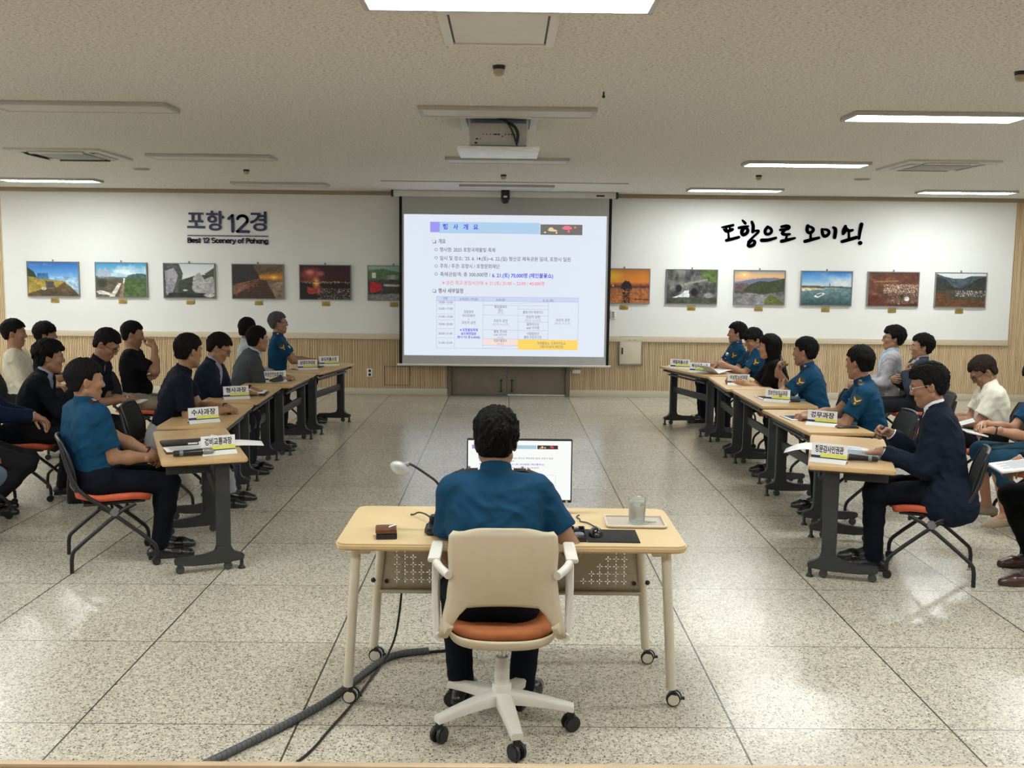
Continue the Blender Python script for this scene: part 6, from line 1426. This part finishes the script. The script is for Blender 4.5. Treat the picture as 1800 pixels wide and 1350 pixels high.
r, i = pose('person in navy suit and black glasses looking down at the middle left table', (-2.61, 8.92, 1.145), 4, 'black chair with orange seat under the man in glasses at the middle left table', top='suit', shirt='lilac', pants='charcoal', lean=9, bend=8, hp=24, hyaw=6, hair='short', glasses='black', v=.9, skin=.92,
  handL=((.44, .10, Z0), (.9, -.35, -.1), (0, 0, -1), .4), handR=((.42, -.10, Z0), (.9, .35, -.1), (0, 0, -1), .5))
r, i = pose('person in grey jacket leaning far over the fourth left table', (-2.545, 10.08, 1.145), 8, 'black chair with orange seat under the man in the grey jacket', top='greyj', shirt='sky', pants='charcoal', lean=21, bend=6, tw=16, hyaw=36, hp=-2, hair='short', v=.95, skin=.92, build=1.04, open_jacket=False,
  handL=((.52, .07, Z0), (.7, -.7, 0), (0, 0, -1), .8), handR=((.50, -.06, Z0), (.7, .7, 0), (0, 0, -1), .9))
r, i = pose('person in pale grey shirt mostly hidden behind the man in the grey jacket', (-2.93, 11.15, 1.18), 20, 'black chair with orange seat under the man in the pale grey shirt', top='paleblue', pants='charcoal', lean=4, hyaw=50, hp=0, hair='short', v=1.1, skin=.92)
r, i = pose('person in teal police shirt with grey hair and glasses at the far left table', (-2.765, 11.95, 1.215), 8, 'black chair with orange seat under the grey haired officer', top='police', pants='navy', lean=4, hyaw=12, hp=-4, hair='short', hairc='grey', glasses='tort', v=1., skin=.95, build=1.04, patch=-1,
  handL=((.46, .09, Z0), (.85, -.4, 0), (0, 0, -1), .5), handR=((.47, -.07, Z0), (.9, .3, 0), (0, 0, -1), .5))
# left back row
r, i = pose('person in navy blazer cut off by the left edge of the photo', (-3.99, 7.28, 1.19), 22, 'black chair with orange seat under the man in the navy blazer at the left edge', top='royal', shirt='white', pants='charcoal', lean=3, hyaw=10, hair='short', tail=True, v=.9, skin=.95, build=1.08,
  handL=((.46, .02, .72), (.8, -.5, -.35), (-.2, 0, -1), .5), handR=((.46, -.05, .735), (.85, .3, -.35), (0, .2, -1), .5, (-.35, -.2, -1)), footL=(.10, .1, .085), footR=(.12, -.1, .085))
pen(-1, i, 'white pen in the hand of the man in the navy blazer', col=(.8, .8, .75), tilt=(.3, 0, -1))
r, i = pose('person in faded jeans, only a knee showing at the left edge', (-3.93, 6.44, 1.2), 14, 'black chair under the person in jeans at the left edge', top='cream', pants='jeans', lean=-4, hyaw=10, hair='short', v=1.1, kR=(.3, 0, 1), footR=(.24, -.10, .20), footL=(.16, .12, .085), skin=.95, shoe='sneaker')
r, i = pose('person in cream knit sweater at the far left of the back row', (-4.80, 9.60, 1.215), 12, 'black chair with orange seat under the man in the cream sweater', top='cream', pants='charcoal', lean=-4, hyaw=8, hp=2, hair='short', v=.95, skin=.98, shoe='sneaker', handR=((.3, -.08, .68), (.8, .4, -.2), (0, 0, -1), .6), footL=(.42, .1, .085), footR=(.30, -.1, .085))
r, i = pose('person in dark shirt sitting behind the cream sweater, near the wall', (-4.94, 10.55, 1.14), 14, 'black chair with orange seat farthest back on the left', top='navypolo', pants='charcoal', lean=3, hyaw=10, hp=0, hair='bangs', v=1., skin=.95)
r, i = pose('person in black suit and light blue shirt holding a pen to his chin', (-3.69, 7.93, 1.135), 14, 'black chair with orange seat under the man holding a pen to his chin', top='suitdark', shirt='lilac', pants='charcoal', lean=26, bend=0, hyaw=12, hp=2, hair='fluffy', v=.9, skin=.92, build=.96,
  handL=((.40, .05, .76), (.8, -.5, 0), (0, 0, -1), .5), handR=((.475, -.06, .905), (.12, .12, 1), (-.8, .5, .1), 1.25, (.1, -.4, -1)), footL=(.44, .1, .085), footR=(.34, -.06, .10))
pen(-1, i, 'white pen held to the chin of the man in the black suit', col=(.8, .8, .8), length=.12, tilt=(-.35, .1, .8))
r, i = pose('person in dark navy polo and glasses writing in a notebook on his lap', (-3.425, 8.42, 1.205), 2, 'black chair with orange seat under the man writing on his lap', top='navypolo', pants='charcoal', lean=15, bend=6, hp=30, hyaw=-6, hair='short', glasses='black', v=.9, skin=.92, build=1.06,
  handL=((.40, .08, .735), (.85, -.4, -.15), (0, 0, -1), .4), handR=((.37, -.09, .745), (.85, .3, -.15), (0, .3, -1), .9), footL=(.46, .12, .085), footR=(.40, -.12, .085))
pw = to_world(i, (.47, -.02, .715)); sheet('notebook', 'open white notebook on the lap of the man writing in the back row', 'notebook', pw, math.radians(2), .15, .21, .012, lines=5); pen(-1, i, 'white pen writing in the notebook on the lap', col=(.8, .8, .8), tilt=(.25, .1, -.9))
r, i = pose('person in black T-shirt with one hand at his nose, in the left back row', (-3.73, 9.82, 1.20), 10, 'black mesh chair with orange seat under the man in the black T-shirt', top='tee', pants='khaki', lean=-4, bend=4, hyaw=8, hp=8, hair='crop', v=.9, skin=.9, build=1.08, belly=.015,
  handL=((.20, -.05, .80), (.1, -1, .05), (-1, 0, 0), .5), handR=((.205, -.085, 1.085), (-.42, .30, .85), (-.6, .6, -.3), .75, (.5, -.5, -1)), sleevecut=.8)
# right table row
r, i = pose('person in teal police shirt at the far end of the right tables, facing the screen', (2.91, 12.30, 1.13), 176, 'black chair with orange seat under the farthest right officer', top='police', pants='navy', lean=2, hyaw=-12, hp=-2, hair='swept', v=1.05, skin=.92, patch=1, handL=((.40, .10, Z0), (.9, -.4, 0), (0, 0, -1), .5), handR=((.40, -.1, Z0), (.9, .4, 0), (0, 0, -1), .5))
r, i = pose('person in teal police shirt with full fringe looking down at an open booklet', (2.92, 11.50, 1.10), 184, 'black chair with orange seat under the officer reading the booklet', top='police', pants='navy', lean=4, bend=4, hp=18, hyaw=8, hair='bangs', v=1., skin=.98, patch=1,
  handL=((.44, .10, Z0+.07), (.5, -.8, .35), (-.2, -.4, -.8), .7), handR=((.46, -.10, Z0+.03), (.8, .5, 0), (0, .3, -1), .7))
r, i = pose('person in black jacket with shoulder-length dark hair, arms on the fourth right table', (2.755, 10.20, 1.115), 172, 'black chair with orange seat under the woman in the black jacket', top='blousek', shirt='white', pants='black', lean=17, bend=4, hyaw=-16, hp=2, hair='long', female=True, v=.95, skin=1.35, sleevecut=.86,
  handL=((.48, .09, Z0), (.85, -.5, 0), (0, 0, -1), .5), handR=((.52, -.05, Z0+.02), (.9, .3, .1), (0, .2, -1), .9))
pen(-1, i, 'white pen held by the woman in black', col=(.8, .8, .8), tilt=(.2, 0, 1), length=.13)
r, i = pose('person in teal police shirt resting his chin on his hand at the middle right table', (2.765, 9.00, 1.16), 172, 'black chair with orange seat under the officer resting his chin', top='police', pants='navy', lean=14, bend=4, tw=-14, hyaw=-30, hp=0, hair='short', v=.9, skin=.95, patch=1, build=1.08, wide=.01,
  handL=((.34, -.06, Z0+.06), (.25, -.95, .35), (-.9, -.2, .1), .4, (.7, .7, -.6)), handR=((.37, -.175, Z0+.215), (-.12, .22, 1), (-.75, .5, .3), 1.15, (.3, -.2, -1)))
pen(-1, i, 'dark pen sticking up from the hand of the officer resting his chin', tilt=(.4, -.3, 1))
r, i = pose('person in teal police shirt with a shield patch writing at the second right table', (2.765, 7.60, 1.185), 176, 'black chair with orange seat under the officer with the shield patch', top='police', pants='navy', lean=13, bend=4, tw=-18, hyaw=-50, hp=2, hair='short', v=.85, skin=1.0, patch=1, build=1.04, watch=1,
  handL=((.50, .02, Z0+.005), (.85, -.4, .05), (0, -.2, -1), .8, (-.2, .7, -.8)), handR=((.52, -.12, Z0+.005), (.9, .3, 0), (0, .2, -1), .9))
pen(1, i, 'black pen in the hand of the officer with the shield patch', tilt=(.6, -.2, -.55))
r, i = pose('person in navy suit and silver glasses reading papers at the nearest right table', (2.64, 6.05, 1.185), 157, 'black chair with orange seat under the man in the navy suit on the right', top='suit', shirt='white', pants='navy', lean=8, bend=9, hp=14, hyaw=2, hair='swept', glasses='silver', v=.8, skin=.88, tail=True, build=1.2, watch=1, dx=.05, wide=.012,
  handL=((.39, .13, Z0+.022), (.92, -.1, -.18), (0, 0, -1), .3), handR=((.36, -.10, .86), (.8, .35, .25), (0, .75, -.4), 1.0), footL=(.41, .09, .085, -2), footR=(.43, -.10, .085, 2))
pen(-1, i, 'dark pen in the raised hand of the man in the navy suit', tilt=(.55, .1, -.6), length=.13)
# right back row
r, i = pose('person in pale grey blazer and blue shirt with glasses in the right back row', (4.29, 10.80, 1.18), 168, 'black chair with orange seat under the man in the pale grey blazer', top='blazer', shirt='sky', pants='khaki', lean=-3, hyaw=-4, hp=-4, hair='fluffy', glasses='black', v=.95, skin=.95)
r, i = pose('person in dark ink blue blazer and glasses touching his chin in the right back row', (4.39, 10.28, 1.125), 170, 'black chair with orange seat under the man touching his chin', top='inkblazer', shirt='paleblue', pants='charcoal', lean=0, hyaw=-6, hp=-2, hair='swept', glasses='silver', v=.95, skin=.92,
  handL=((.165, .045, .865), (-.30, -.15, 1), (-.9, -.2, -.2), .9, (.6, .3, -1)), handR=((.25, -.06, .78), (.1, 1, 0), (-1, 0, 0), .5))
r, i = pose('person in ivory polo shirt and glasses with his head bowed, on the right', (4.00, 8.12, 1.075), 168, 'black chair with orange seat under the man in the ivory polo', top='ivory', pants='black', lean=2, bend=10, hp=36, hyaw=4, hair='short', hairc='brown', glasses='black', v=.9, skin=.88, build=1.04,
  handL=((.37, .07, .68), (.8, -.5, -.25), (0, 0, -1), .6), handR=((.37, -.08, .68), (.8, .5, -.25), (0, 0, -1), .6))
chair(3.76, 8.85, 168, 'empty black mesh chair with orange seat between the back row men and the ivory polo')
r, i = pose('person in teal blouse and skirt writing on her lap at the right edge', (3.965, 7.20, 1.13), 172, 'black chair with orange seat under the woman in the teal skirt', top='police', pants='skirt', lean=2, bend=6, hp=28, hair='long', female=True, skirt=True, shoe='beige', v=.85, skin=1.25, watch=1, dx=-.02,
  handL=((.40, .07, .735), (.85, -.45, -.1), (0, -.2, -1), .6), handR=((.43, -.05, .76), (.75, .45, -.1), (0, .4, -1), .9), footL=(.32, .20, .125, 20), footR=(.34, -.14, .125, -14))
pw = to_world(i, (.52, 0, .685)); sheet('notebook', 'small white notepad on the lap of the woman in the teal skirt', 'notebook', pw, math.radians(172), .15, .22, .010, bend=lambda u, v: .03*u); pen(-1, i, 'white pen held by the woman in the teal skirt', col=(.8, .8, .8), tilt=(.15, .15, -.8), length=.13)
pw = to_world(i, (.56, -.10, .735)); sheet('document', 'grey sheet of paper held over the lap of the woman in the teal skirt', 'papers', pw, math.radians(160), .14, .20, .002, mat=M('grey_paper', (.52, .52, .53), .7), bend=lambda u, v: .05*(1-u))
r, i = pose('person in black trousers holding papers at the right edge', (3.68, 6.02, 1.19), 176, 'black chair with orange seat under the person at the right edge', top='suitdark', shirt='white', pants='black', lean=0, hyaw=-10, hair='short', v=1., shoe='brown', handL=((.40, .1, .70), (.85, -.3, -.2), (0, 0, -1), .5), handR=((.40, -.1, .70), (.85, .3, -.2), (0, 0, -1), .5), footR=(.27, -.10, .085), footL=(.43, .27, .085, 5))
pw = to_world(i, (.50, .05, .665)); sheet('document', 'stack of white printed papers on the lap at the right edge', 'papers', pw, math.radians(170), .22, .28, .014, bend=lambda u, v: .04*(1-u), lines=10)
